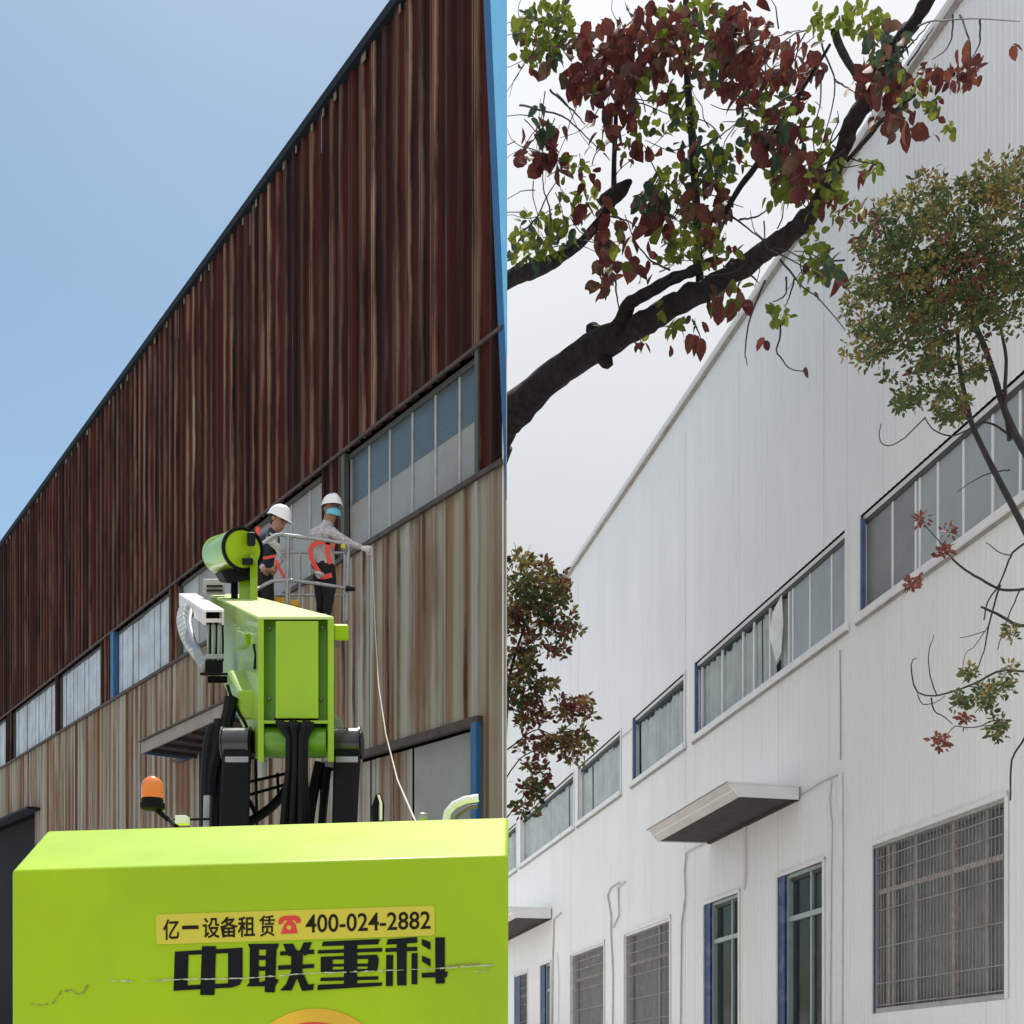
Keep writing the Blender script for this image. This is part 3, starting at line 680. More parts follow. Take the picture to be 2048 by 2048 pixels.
decal([rounded([(312, 1829), (869, 1811), (870, 1871), (313, 1889)])], M['sticker'], 'phone_sticker', .0025)
def textdecal(body_, quad, m, name, bold, off=.004):
    c = bpy.data.curves.new('lettering', 'FONT'); c.body = body_; c.offset = bold; c.resolution_u = 3
    o = bpy.data.objects.new('tmp', c); col.objects.link(o); dg = bpy.context.evaluated_depsgraph_get()
    me = bpy.data.meshes.new_from_object(o.evaluated_get(dg)); vs = [v.co.copy() for v in me.vertices]; fs = [tuple(p.vertices) for p in me.polygons]
    bpy.data.objects.remove(o); bpy.data.curves.remove(c); bpy.data.meshes.remove(me)
    if not vs: return
    x0, x1 = min(v.x for v in vs), max(v.x for v in vs); y0, y1 = min(v.y for v in vs), max(v.y for v in vs)
    (tl, tr, br, bl_) = [Vector(q) for q in quad]; out = []
    for v in vs:
        a, b = (v.x - x0) / (x1 - x0), (v.y - y0) / (y1 - y0)
        p = (bl_ * (1 - a) + br * a) * (1 - b) + (tl * (1 - a) + tr * a) * b; out.append(onf(p.x, p.y, off))
    meshobj(name, out, fs, m, cover)
textdecal('亿', [(326, 1839), (358, 1837.5), (358, 1879), (326, 1880.5)], M['ink_brown'], 'printed_text', .018)
decal([[(364, 1851.5), (397, 1850.5), (397, 1858), (364, 1859)]], M['ink_brown'], 'printed_text', .004)
textdecal('设备租', [(405, 1835), (510, 1831.5), (510, 1873.5), (405, 1877)], M['ink_brown'], 'printed_text', .016)
textdecal('赁', [(518, 1831), (549, 1830), (549, 1872), (518, 1873)], M['ink_brown'], 'printed_text', .007)
textdecal('赁', [(518.7, 1831.3), (549.7, 1830.3), (549.7, 1872.3), (518.7, 1873.3)], M['ink_brown'], 'printed_text', .007, .0043)
textdecal('400-024-2882', [(611, 1829), (861, 1822), (861, 1858), (611, 1866)], M['ink_brown'], 'printed_text', .012)
decal([[(556, 1843), (560, 1835), (570, 1831.5), (588, 1830.5), (598, 1833), (602, 1840), (600, 1846), (592, 1846), (589, 1840), (568, 1841), (566, 1847), (558, 1849)],
       [(568, 1849), (573, 1844), (574, 1841), (584, 1840.5), (586, 1844), (591, 1848), (595, 1866.5), (561, 1868)]], M['red_ink'], 'telephone_symbol', .004)
decal([[(574 + 4.6 * math.cos(a / 8 * 2 * math.pi) + 4, 1855 + 4.6 * math.sin(a / 8 * 2 * math.pi)) for a in range(8)]], M['sticker'], 'telephone_dial', .0046)
def z1(l): return [[(340 + .14493 * x, 1780 + .14493 * y) for x, y in p] for p in l]
def z2(l): return [[(600 + .15528 * x, 1780 + .15528 * y) for x, y in p] for p in l]
zhong = z1([[(70, 850), (1000, 795), (1000, 860), (65, 905)], [(65, 850), (255, 840), (240, 1380), (48, 1392)], [(800, 810), (1000, 795), (1000, 1230), (960, 1310), (860, 1345), (800, 1350)],
            [(48, 1325), (850, 1285), (850, 1346), (48, 1392)], [(440, 775), (635, 775), (612, 1450), (415, 1450)]])
lian = z1([[(1075, 745), (1505, 738), (1480, 815), (1110, 830)], [(1100, 800), (1225, 800), (1225, 1300), (1095, 1300)], [(1325, 800), (1470, 800), (1445, 1415), (1305, 1410)],
           [(1200, 905), (1340, 905), (1340, 965), (1200, 965)], [(1200, 1055), (1340, 1055), (1340, 1115), (1200, 1115)], [(1120, 1240), (1230, 1205), (1230, 1275), (1440, 1215), (1500, 1245), (1450, 1330), (1055, 1330)]])
lian += [[(566, 1888), (586, 1887), (594, 1903), (590, 1912), (576, 1912)], [(607, 1885), (624, 1884), (618, 1898), (612, 1912), (598, 1905)], [(560, 1903), (628, 1899), (628, 1908), (560, 1911)],
         [(582, 1903), (606, 1903), (604, 1948), (582, 1948)], [(556, 1931), (628, 1928), (628, 1936), (556, 1940)], [(582, 1943), (601, 1943), (590, 1965), (583, 1981), (560, 1981), (572, 1968)],
         [(592, 1943), (606, 1945), (616, 1969), (628, 1968), (626, 1980), (604, 1982), (596, 1962)]]
chong = z2([[(295, 665), (1030, 630), (1005, 700), (280, 725)], [(230, 775), (1060, 745), (1055, 795), (225, 820)], [(265, 870), (420, 865), (420, 1045), (265, 1050)], [(265, 860), (990, 833), (1010, 885), (265, 900)],
            [(880, 850), (990, 840), (1015, 880), (1000, 1020), (870, 1025)], [(265, 955), (1000, 945), (1000, 985), (265, 990)], [(265, 1030), (1000, 1012), (980, 1045), (265, 1068)], [(565, 690), (735, 685), (735, 1230), (565, 1230)],
            [(265, 1130), (1010, 1110), (1005, 1155), (260, 1175)], [(230, 1220), (1060, 1190), (1050, 1235), (220, 1290)]])
ke = z2([[(1130, 635), (1510, 605), (1510, 680), (1110, 705)], [(1100, 750), (1510, 730), (1510, 785), (1100, 800)], [(1245, 690), (1375, 690), (1370, 1230), (1250, 1230)], [(1110, 835), (1200, 835), (1195, 1235), (1105, 1240)],
         [(1435, 815), (1515, 810), (1510, 1215), (1435, 1215)], [(1565, 630), (1680, 670), (1680, 775), (1570, 710)], [(1570, 845), (1680, 890), (1680, 990), (1570, 920)], [(1740, 610), (1865, 610), (1865, 1205), (1745, 1205)],
         [(1565, 1070), (1905, 1050), (1890, 1120), (1570, 1130)]])
for ch in (zhong, lian, chong, ke): decal(ch, M['ink'], 'large_letter', .003)
def scratch(pts, w, m):
    pl = []
    for (x0, y0), (x1, y1) in zip(pts, pts[1:]):
        n = max(1, int(math.hypot(x1 - x0, y1 - y0) / 7))
        for i in range(n):
            a, b = i / n, (i + 1) / n; ww = w * random.uniform(.3, 1.2)
            if random.random() < .12: continue
            j = random.uniform(-.6, .6)
            d = Vector((x1 - x0, y1 - y0)).normalized(); e = Vector((-d.y, d.x)) * ww / 2
            p, q = Vector((x0, y0)).lerp(Vector((x1, y1)), a), Vector((x0, y0)).lerp(Vector((x1, y1)), b)
            p.y += j; q.y += j
            pl.append([tuple(p + e), tuple(q + e), tuple(q - e), tuple(p - e)])
    decal(pl, m, 'scratch', .0062, dz=.000005)['kind'] = 'stuff'
scratch([(208, 1962), (300, 1962), (345, 1959), (480, 1957), (580, 1950), (620, 1946), (700, 1944), (880, 1937), (985, 1930)], 3.0, M['scratch'])
scratch([(88, 2009), (104, 2007), (113, 1996), (122, 1983), (145, 1980), (152, 1988), (165, 1986), (175, 1970)], 2.6, M['scratch_d'])
scratch([(60, 2007), (85, 2010)], 1.5, M['scratch_d']); scratch([(884, 1936), (915, 1929), (960, 1928)], 2.4, M['scratch_d']); scratch([(950, 1944), (975, 1942)], 1.6, M['scratch'])
decal([[(632 + 155 * math.cos(a / 64 * 2 * math.pi), 2172 + 155 * math.sin(a / 64 * 2 * math.pi)) for a in range(64)]], M['yellow'], 'round_sticker', .003)
decal([[(628 + 148 * math.cos(a / 64 * 2 * math.pi), 2194 + 150 * math.sin(a / 64 * 2 * math.pi)) for a in range(64)]], M['red_ink'], 'round_sticker_print', .004)
# turntable, chassis and wheels below the frame
mb = MB(); mb.box((-1.75, 4.5, .62), (-.15, 9.3, .95)); mb.build('turntable', M['black'], BL, bevel=.03)
mb = MB(); mb.box((-1.7, 5.2, .3), (-.2, 10.2, .6)); mb.build('chassis', M['lime_d'], BL, bevel=.03)
for wx in (-1.95, .05):
    for wy in (5.9, 9.6):
        mb = MB(); mb.lathe((wx - .15, wy, .45), (1, 0, 0), [(.28, 0), (.43, .02), (.45, .06), (.45, .24), (.43, .28), (.28, .3)], 28); wh = mb.build('wheel', M['rubber'], BL, smooth=True)
        mb = MB(); mb.lathe((wx - .16, wy, .45), (1, 0, 0), [(.26, 0), (.26, .32)], 20); mb.build('rim', M['whitep'], wh, smooth=True)
# orange beacon on its bracket
ZB = 5.25
bc = P(305, 1597, ZB); rr = 22 / F * ZB
mb = MB(); mb.lathe(bc, (0, 0, 1), [(rr, 0), (rr, rr * .95)] + [(rr * math.cos(a * R(15)), rr * (.95 + 1.1 * math.sin(a * R(15)))) for a in range(1, 6)] + [(0, rr * 2.05)], 24); beacon = mb.build('beacon_lamp', M['amber'], BL, smooth=True)
mb = MB(); mb.lathe(bc - Vector((0, 0, rr * 1.05)), (0, 0, 1), [(rr * .85, 0), (rr * 1.08, .006), (rr * 1.1, rr * .6), (rr * .95, rr * .7), (rr * .95, rr)], 24); mb.build('beacon_base', M['black'], beacon, smooth=True)
mb = MB(); mb.tube([P(312, 1618, ZB), P(325, 1630, ZB), P(340, 1640, ZB), P(352, 1652, ZB - .1)], .012, 8); mb.tube([P(330, 1640, ZB), P(420, 1638, ZB)], .006, 6); mb.build('beacon_bracket', M['black'], beacon, smooth=True)
mb = MB(); c = P(365, 1640, 5.0); mb.box(c - Vector((.025, .03, .02)), c + Vector((.025, .03, .016))); mb.build('junction_box', M['whitep'], BL, bevel=.004)
# bits standing on the deck at right
mb = MB(); mb.tube([P(890, 1650, 5), P(895, 1625, 5), P(908, 1610, 5), P(930, 1600, 5), P(957, 1596, 5)], .017, 10); mb.build('bent_pipe', M['whitep'], BL, smooth=True)
mb = MB(); mb.tube([P(905, 1645, 5.05), P(918, 1628, 5.05), P(940, 1614, 5.05), P(955, 1612, 5.05)], .010, 8); mb.build('pipe_sleeve', M['pale_bracket'], BL, smooth=True)
mb = MB(); mb.tube([P(751, 1650, 5), P(750, 1615, 5), P(755, 1590, 5)], [.014, .016, .009], 8); mb.tube([P(764, 1650, 5), P(765, 1608, 5), P(757, 1588, 5)], .008, 8); mb.build('deck_handle', M['black'], BL, smooth=True)
mb = MB(); mb.tube([P(762, 1640, 4.98), P(762, 1606, 4.98), P(757, 1590, 4.98)], .006, 6); mb.build('handle_cover', M['whitep'], BL, smooth=True)
mb = MB(); c = P(846, 1632, 5); mb.lathe(c - Vector((0, 0, .02)), (0, 0, 1), [(.02, 0), (.024, .01), (.022, .028), (.01, .034)], 12); mb.build('filler_cap', M['steel'], BL, smooth=True)
# main boom
def quadbox(a, b, mi=0, mbx=None):
    mbx = mbx or MB(); mbx.hexa(list(a) + list(b), mi); return mbx
Zn, Zf = 7.8, 15.0
near = lambda x0, x1, y0, y1, z: [P(x0, y0, z), P(x1, y0, z), P(x1, y1, z), P(x0, y1, z)]
mb = quadbox(near(528, 655, 1240, 1440, Zn + .10), near(431, 484, 1191, 1298, Zf)); boom = mb.build('boom', M['lime_d'], BL)
mb = quadbox([P(517, 1233, Zn), P(668, 1233, Zn), P(668, 1239, Zn), P(517, 1239, Zn)], [P(421, 1188, Zf), P(492, 1188, Zf), P(492, 1193, Zf), P(421, 1193, Zf)]); mb.build('top_plate', M['lime_sunlit'], boom, bevel=.006)
for x0, x1, fx0, fx1 in ((516, 528, 421, 426), (656, 668, 487, 492)):
    mb = quadbox([P(x0, 1239, Zn), P(x1, 1239, Zn), P(x1, 1524, Zn), P(x0, 1524, Zn)], [P(fx0, 1193, Zf), P(fx1, 1193, Zf), P(fx1, 1310, Zf), P(fx0, 1310, Zf)]); mb.build('side_plate', M['lime_b'], boom, bevel=.005)
mb = quadbox(near(551, 637, 1242, 1437, Zn - .005), near(551, 637, 1242, 1437, Zn + .09)); mb.build('end_panel', M['lime_b'], boom, bevel=.008)
for x, y in ((540, 1258), (646, 1256), (539, 1398), (643, 1399)):
    mb = MB(); mb.lathe(P(x, y, Zn + .1), (0, -1, 0), [(.014, 0), (.014, .012), (.008, .018)], 8); mb.build('bolt', M['steel'], boom)
mb = quadbox(near(528, 656, 1441, 1447, Zn - .0), near(528, 656, 1441, 1447, Zn + .3)); mb.build('lower_flange', M['lime_b'], boom)
mb = MB(); mb.tube([P(528, 1485, Zn + .12), P(656, 1485, Zn + .12)], .105, 28); mb.build('cross_tube', M['lime_d'], boom, smooth=True)
mb = quadbox(near(528, 656, 1447, 1500, Zn + .22), near(528, 656, 1447, 1500, Zn + .25)); mb.build('web_plate', M['lime_d'], boom)
mb = quadbox([P(669, 1250, 8.3), P(697, 1250, 8.3), P(697, 1281, 8.3), P(669, 1281, 8.3)], [P(666, 1248, 8.7), P(694, 1248, 8.7), P(694, 1276, 8.7), P(666, 1276, 8.7)]); mb.build('side_box', M['lime'], boom, bevel=.008)
# knuckle lugs and black fittings on the left face of the boom
mb = quadbox(near(476, 514, 1380, 1440, 8.3), near(455, 498, 1340, 1400, 9.2)); mb.build('knuckle_lug', M['lime_b'], boom, bevel=.02)
mb = MB(); mb.tube([P(508, 1290, 8.05), P(512, 1310, 7.95), P(510, 1338, 7.95)], .012, 6); mb.tube([P(463, 1425, 8.6), P(462, 1400, 8.6), P(466, 1392, 8.6)], .03, 8); mb.build('side_hose', M['rubber'], boom, smooth=True)
mb = MB(); wallp = [P(480, 1262, 9.4), P(500, 1268, 8.5), P(500, 1290, 8.5), P(480, 1300, 9.4)]; 
mb.hexa(wallp + [p + Vector((-.03, -.02, 0)) for p in wallp]); mb.build('access_plate', M['lime_b'], boom, bevel=.004)
# white fly section, hose rack and cable chain
mb = quadbox([P(408, 1219, 10), P(448, 1219, 10), P(448, 1224, 10), P(408, 1224, 10)], [P(358, 1187, 14.5), P(392, 1187, 14.5), P(392, 1191, 14.5), P(358, 1191, 14.5)])
fly = mb.build('white_fly_section', M['whitep'], BL)
mb = MB()
quadbox([P(408, 1224, 10), P(412, 1224, 10), P(412, 1250, 10), P(408, 1250, 10)], [P(358, 1191, 14.5), P(361, 1191, 14.5), P(361, 1212, 14.5), P(358, 1212, 14.5)], 0, mb)
quadbox([P(444, 1224, 10), P(448, 1224, 10), P(448, 1250, 10), P(444, 1250, 10)], [P(389, 1191, 14.5), P(392, 1191, 14.5), P(392, 1212, 14.5), P(389, 1212, 14.5)], 0, mb)
quadbox(near(412, 444, 1237, 1245, 10), near(412, 444, 1237, 1245, 10.06), 0, mb)
mb.build('fly_side_plate', M['can_fascia'], fly)
mb = quadbox(near(412, 444, 1224, 1250, 10.3), near(412, 444, 1224, 1250, 10.35)); mb.build('fly_inner', M['dark_int'], fly)
for i, x in enumerate((415, 421, 427, 433, 439, 445)):
    mb = MB(); mb.tube([P(x, 1247, 10.05), P(x + random.uniform(-1, 1), 1280, 10.0), P(x + random.uniform(-2, 2), 1322, 10.05)], .010, 6); mb.build('hose', M['rubber'] if i % 2 else M['chain'], fly, smooth=True)
mb = quadbox(near(410, 448, 1308, 1318, 9.95), near(410, 448, 1308, 1318, 10.2)); mb.build('hose_clamp', M['chain'], fly, bevel=.004)
mb = quadbox(near(410, 446, 1320, 1346, 9.9), near(410, 446, 1320, 1346, 10.3)); quadbox(near(400, 472, 1345, 1351, 9.8), near(400, 472, 1345, 1351, 10.4), 0, mb); quadbox(near(415, 455, 1352, 1366, 9.9), near(420, 450, 1352, 1366, 10.3), 0, mb); mb.build('hose_tray', M['black'], fly, bevel=.006)
cp = [(368, 1216), (364, 1238), (368, 1262), (377, 1284), (390, 1304), (404, 1322), (412, 1334)]
def bez(pts, n):
    out = []
    for i in range(n):
        t = i / (n - 1) * (len(pts) - 1); j = min(int(t), len(pts) - 2); f = t - j
        p0, p1, p2, p3 = [Vector(pts[max(0, min(len(pts) - 1, j + d))]) for d in (-1, 0, 1, 2)]
        out.append(.5 * ((2 * p1) + (p2 - p0) * f + (2 * p0 - 5 * p1 + 4 * p2 - p3) * f * f + (3 * p1 - p0 - 3 * p2 + p3) * f ** 3))
    return out
cc = bez(cp, 17)
for i in range(16):
    a, b = cc[i], cc[i + 1]; z = 12.4 - 2.4 * i / 16
    pa, pb = P(a.x, a.y, z), P(b.x, b.y, z - .14); t = (pb - pa); sd = Vector((.83, -.4, .35)).normalized(); nn = t.cross(sd).normalized(); w2, h2 = .055, .032
    pb = pa + t * .9
    mb = MB(); mb.hexa([pa - sd * w2 - nn * h2, pa + sd * w2 - nn * h2, pa + sd * w2 + nn * h2, pa - sd * w2 + nn * h2, pb - sd * w2 - nn * h2, pb + sd * w2 - nn * h2, pb + sd * w2 + nn * h2, pb - sd * w2 + nn * h2]); mb.build('chain_link', M['chain'], fly, bevel=.006)
mb = MB(); mb.tube([P(p.x + 14, p.y + 6, 11.6 - 1.5 * i / 16) for i, p in enumerate(cc)], .03, 8); mb.build('chain_guide', M['steel'], fly, smooth=True)
# platform rotator drum
dc0, dc1 = P(487, 1098, 12.2), P(436, 1112, 13.1); ax = (dc1 - dc0); L_ = ax.length
mb = MB(); mb.lathe(dc0, ax, [(.192, .03), (.203, .03), (.210, 0), (.226, .012), (.226, .045), (.216, .08)], 32); ring = mb.build('rotator_ring', M['rubber'], BL, smooth=True)
mb = MB(); mb.lathe(dc0, ax, [(.216, .08), (.216, .20), (.203, .21), (.207, L_ * .9), (.18, L_), (.05, L_ + .02)], 32); mb.build('drum', M['lime_b'], ring, smooth=True)
mb = MB(); mb.lathe(dc0, ax, [(.17, .018), (.185, .020), (.191, .034)], 28); mb.build('drum_face', M['lime'], ring, smooth=True)
mb = quadbox(near(494, 511, 1064, 1092, 12.05), near(494, 511, 1064, 1092, 12.3)); mb.build('control_block', M['rubber'], ring, bevel=.02)
mb = quadbox(near(484, 506, 1116, 1130, 12.02), near(484, 506, 1116, 1130, 12.25)); mb.build('control_block', M['rubber'], ring, bevel=.01)
mb = quadbox([P(440, 1140, 12.3), P(510, 1132, 12.3), P(508, 1158, 12.3), P(455, 1168, 12.3)], [P(428, 1146, 12.95), P(506, 1134, 12.95), P(504, 1156, 12.95), P(440, 1166, 12.95)]); mb.build('drum_cradle', M['black'], BL, bevel=.03)
mb = quadbox(near(500, 515, 1108, 1202, 12.2), near(500, 515, 1108, 1202, 12.5)); quadbox(near(478, 501, 1152, 1202, 12.4), near(478, 501, 1152, 1202, 12.7), 0, mb); mb.build('basket_bracket', M['lime_b'], BL, bevel=.008)
mb = quadbox(near(462, 476, 1150, 1200, 12.5), near(462, 476, 1150, 1200, 12.8)); mb.build('bracket_arm', M['black'], BL)
mb = quadbox(near(406, 451, 1158, 1190, 13.4), near(410, 449, 1158, 1190, 13.9)); hb = mb.build('vented_box', M['frame_grey'], BL, bevel=.01)
for y in (1170, 1179):
    mb = quadbox(near(413, 445, y, y + 4, 13.37), near(413, 445, y, y + 4, 13.42)); mb.build('vent_slot', M['dark_int'], hb)
# risers below the boom
for (x0, x1, bx0, bx1) in ((447, 503, 436, 497), (668, 722, 662, 712)):
    mb = quadbox(near(x0, x1, 1495, 1500, 8.0) and [P(x0, 1495, 8.0), P(x1, 1495, 8.0), P(bx1, 1700, 7.6), P(bx0, 1700, 7.6)], [P(x0, 1495, 8.4), P(x1, 1495, 8.4), P(bx1, 1700, 8.2), P(bx0, 1700, 8.2)]); ri = mb.build('riser_arm', M['black'], BL, bevel=.015)
    mb = MB(); mb.tube([P(x0, 1490, 8.1), P(x0 + 3, 1490, 8.1), P(x0 + 4, 1490, 8.1), P(x1 - 4, 1490, 8.1), P(x1 - 3, 1490, 8.1), P(x1, 1490, 8.1)], [.128, .128, .118, .118, .128, .128], 28); mb.build('riser_knuckle', M['black_gloss'], ri, smooth=True)
    mb = quadbox(near(x0 + 3, x1 - 6, 1513, 1526, 7.94), near(x0 + 3, x1 - 6, 1513, 1526, 8.0)); mb.build('knuckle_cap', M['steel'], ri, bevel=.004)
    mb = MB(); mb.tube([P(x1 - 1, 1490, 8.1), P(x1 + 3, 1490, 8.1)], .1, 20); mb.build('pivot_pin', M['rubber'], ri, smooth=True)
mb = quadbox([P(668, 1425, 8.2), P(684, 1442, 8.2), P(690, 1460, 8.2), P(670, 1460, 8.2)], [P(668, 1425, 8.25), P(684, 1442, 8.25), P(690, 1460, 8.25), P(670, 1460, 8.25)]); mb.build('lug_plate', M['steel'], BL)
# hose bundle under the boom
hb_ = None
for i in range(9):
    x0 = 553 + i * 9.6; xm = 577 + i * 4.2; z = 7.72 + .03 * (i % 3)
    mb = MB(); mb.tube([P(x0, 1441, 7.85), P(x0 * .55 + xm * .45, 1455, z), P(xm, 1476, z), P(xm - 1, 1540, z), P(xm - 3 + (i - 4) * 1.3, 1600, z + .05), P(xm - 6 + (i - 4) * 2, 1680, z + .1)], .021, 8)
    mb.build('hydraulic_hose', M['rubber'], BL, smooth=True)
for pts, r_ in (([(592, 1545), (572, 1580), (545, 1612), (515, 1634), (480, 1655)], .035), ([(640, 1525), (632, 1560), (622, 1610), (612, 1690)], .04), ([(655, 1535), (650, 1580), (640, 1690)], .03),
               ([(497, 1600), (508, 1620), (520, 1640)], .018), ([(430, 1452), (420, 1480), (414, 1550), (412, 1690)], .045), ([(441, 1440), (436, 1500), (424, 1560), (420, 1690)], .05), ([(455, 1370), (462, 1392), (478, 1425), (492, 1450), (500, 1475)], .012),
               ([(462, 1395), (459, 1420), (452, 1450), (446, 1480)], .05)):
    mb = MB(); mb.tube([P(x, y, 8.3) for x, y in [tuple(p) for p in bez(pts, 12)]], r_, 8); mb.build('hydraulic_hose', M['rubber'], BL, smooth=True)
mb = MB()
for a, b in (((492, 1565), (578, 1546)), ((490, 1592), (575, 1568)), ((511, 1518), (514, 1650)), ((555, 1546), (557, 1602))): mb.tube([P(*a, 8.5), P(*b, 8.5)], .012, 6)
mb.build('step_rail', M['black'], BL, smooth=True)
mb = quadbox(near(517, 537, 1516, 1560, 8.9), near(517, 537, 1516, 1560, 9.0)); mb.build('limit_switch_cover', M['frame_grey'], BL, bevel=.03)
mb = MB(); mb.tube([P(416, 1592, 8.0), P(414, 1690, 8.0)], .03, 10); mb.build('cylinder_rod', M['steel'], BL, smooth=True)
# ------------------------------------------------------------------ basket
ZR = 13.7
mb = quadbox([P(497, 1238, 13.5), P(699, 1238, 13.9), P(699, 1246, 13.9), P(497, 1246, 13.5)], [P(500, 1238 + 30, 15.6), P(692, 1238 + 30, 15.6), P(692, 1246 + 30, 15.6), P(500, 1246 + 30, 15.6)])
zf = P(600, 1238, 13.7).z
mb = MB(); mb.box((P(505, 0, 13.6).x, 13.5, zf - .05), (P(664, 0, 13.9).x, 14.6, zf)); floor = mb.build('basket_floor', M['steel'], BL, bevel=.01)
def rail(name, pts, r=.021, m=M['steel']):
    mb = MB(); mb.tube([P(*p) for p in pts], r, 8); return mb.build(name, m, floor, smooth=True)
rail('top_rail', [(496, 1104, 13.4), (520, 1090, 13.5), (550, 1071, 13.6), (562, 1069, 13.62), (577, 1071, 13.65), (620, 1076, 13.75), (660, 1082, 13.82), (697, 1088, 13.9)])
rail('middle_rail', [(514, 1179, 13.45), (530, 1169, 13.55), (545, 1162, 13.6), (577, 1160, 13.65), (640, 1168, 13.8), (697, 1177, 13.9), (700, 1178, 13.9)])
rail('top_rail', [(697, 1088, 13.9), (690, 1106, 15.3), (520, 1104, 15.3)], .018); rail('middle_rail', [(697, 1177, 13.9), (690, 1190, 15.3), (520, 1190, 15.3)], .018)
rail('post', [(576, 1071, 13.65), (573, 1240, 13.65)], .026, M['steel']); rail('post', [(581, 1072, 13.68), (578, 1240, 13.68)], .014)
rail('post', [(697, 1088, 13.9), (692, 1242, 13.9)], .022); rail('post', [(690, 1106, 15.3), (688, 1245, 15.3)], .018); rail('post', [(600, 1104, 15.3), (600, 1250, 15.3)], .018)
mb = MB(); c = P(692, 1177, 13.86); mb.tube([c, c + Vector((.11, 0, -.01))], [.035, .02], 10); mb.build('rail_coupling', M['rubber'], floor, smooth=True)
mb = MB(); c = P(687, 1094, 13.86); mb.lathe(c, (0, -1, 0), [(.03, 0), (.03, .03), (.015, .04)], 10); mb.build('rail_clamp', M['sticker'], floor, smooth=True)
def toolbox(x, y, w, lab):
    t = thing('tool_case', lab, 'tool case', P(x, 1240, 14.1))
    b = P(x, 1240, 14.1); h = P(x, y, 14.1).z - zf
    mb = MB(); mb.box((b.x - w, 14.0, zf + .003), (b.x + w, 14.3, zf + h * .75)); mb.build('case_body', M['vestc'], t, bevel=.02)
    mb = MB(); mb.box((b.x - w * 1.05, 13.99, zf + h * .753), (b.x + w * 1.05, 14.31, zf + h)); mb.build('case_lid', M['yellow'], t, bevel=.02)
toolbox(561, 1200, .07, 'left yellow lidded case on the basket floor beside the crouching worker')
toolbox(591, 1205, .05, 'smaller yellow lidded case on the basket floor right of the basket post')

# ================================================================== people
def figure(parent, nodes, edges, regions, mats):
    """nodes: name -> (point, radius); one skinned surface, materials by the node each face is nearest to"""
    names = list(nodes); idx = {n: i for i, n in enumerate(names)}
    me = bpy.data.meshes.new('body'); me.from_pydata([nodes[n][0] for n in names], [(idx[a], idx[b]) for a, b in edges], [])
    o = bpy.data.objects.new('tmpbody', me); col.objects.link(o)
    sk = o.modifiers.new('s', 'SKIN'); sb = o.modifiers.new('u', 'SUBSURF'); sb.levels = sb.render_levels = 2
    for i, n in enumerate(names):
        r = nodes[n][1]; rr_ = r if isinstance(r, tuple) else (r, r)
        me.skin_vertices[0].data[i].radius = rr_
    me.skin_vertices[0].data[0].use_root = True
    dg = bpy.context.evaluated_depsgraph_get(); dg.update()
    ev = bpy.data.meshes.new_from_object(o.evaluated_get(dg))
    vs = [v.co.copy() for v in ev.vertices]; fs = [tuple(p.vertices) for p in ev.polygons]
    fm = []
    for f in fs:
        c = sum((vs[i] for i in f), Vector()) / len(f)
        best = min(names, key=lambda n: (c - Vector(nodes[n][0])).length - (nodes[n][1] if not isinstance(nodes[n][1], tuple) else nodes[n][1][0]))
        fm.append(regions.get(best, 0))
    bpy.data.objects.remove(o); bpy.data.meshes.remove(me); bpy.data.meshes.remove(ev)
    ob = meshobj('body', vs, fs, None, parent, smooth=True, mats=mats, fmat=fm)
    # fine folds in the cloth
    for v in ob.data.vertices:
        q = v.co * 16; v.co += v.normal * (mnoise.noise(q) * .010)
    return ob
def helmet(parent, c, up, fwd, r):
    up = Vector(up).normalized(); fwd = (Vector(fwd) - up * Vector(fwd).dot(up)).normalized(); sd = up.cross(fwd); vs = []; n = 28; rows = 9
    for i in range(rows):
        el = i / (rows - 1) * R(90)
        for j in range(n):
            a = 2 * math.pi * j / n; rad = r * math.cos(el); f = 1.18 if True else 1
            ridge = .012 * max(0, math.cos(a * 2)) * math.sin(el * 2) * (abs(math.sin(a)) < .3)
            vs.append(c + fwd * (rad * math.cos(a) * f) + sd * (rad * math.sin(a) * .95) + up * (r * 1.08 * math.sin(el) + ridge))
    fs = [(i * n + j, i * n + (j + 1) % n, (i + 1) * n + (j + 1) % n, (i + 1) * n + j) for i in range(rows - 1) for j in range(n)]
    b = len(vs)
    for j in range(n):
        a = 2 * math.pi * j / n; ext = 1.06 + .33 * max(0, math.cos(a)) ** 2
        for dz in (-.012, -.026): vs.append(c + fwd * (r * ext * 1.18 * math.cos(a)) + sd * (r * 1.04 * math.sin(a)) + up * (dz - .02 * max(0, math.cos(a))))
    for j in range(n):
        k = (j + 1) % n; fs += [(j, b + 2 * j, b + 2 * k, k), (b + 2 * j, b + 2 * j + 1, b + 2 * k + 1, b + 2 * k)]
    return meshobj('hard_hat', vs, [f[::-1] for f in fs], M['helmet'], parent, smooth=True)
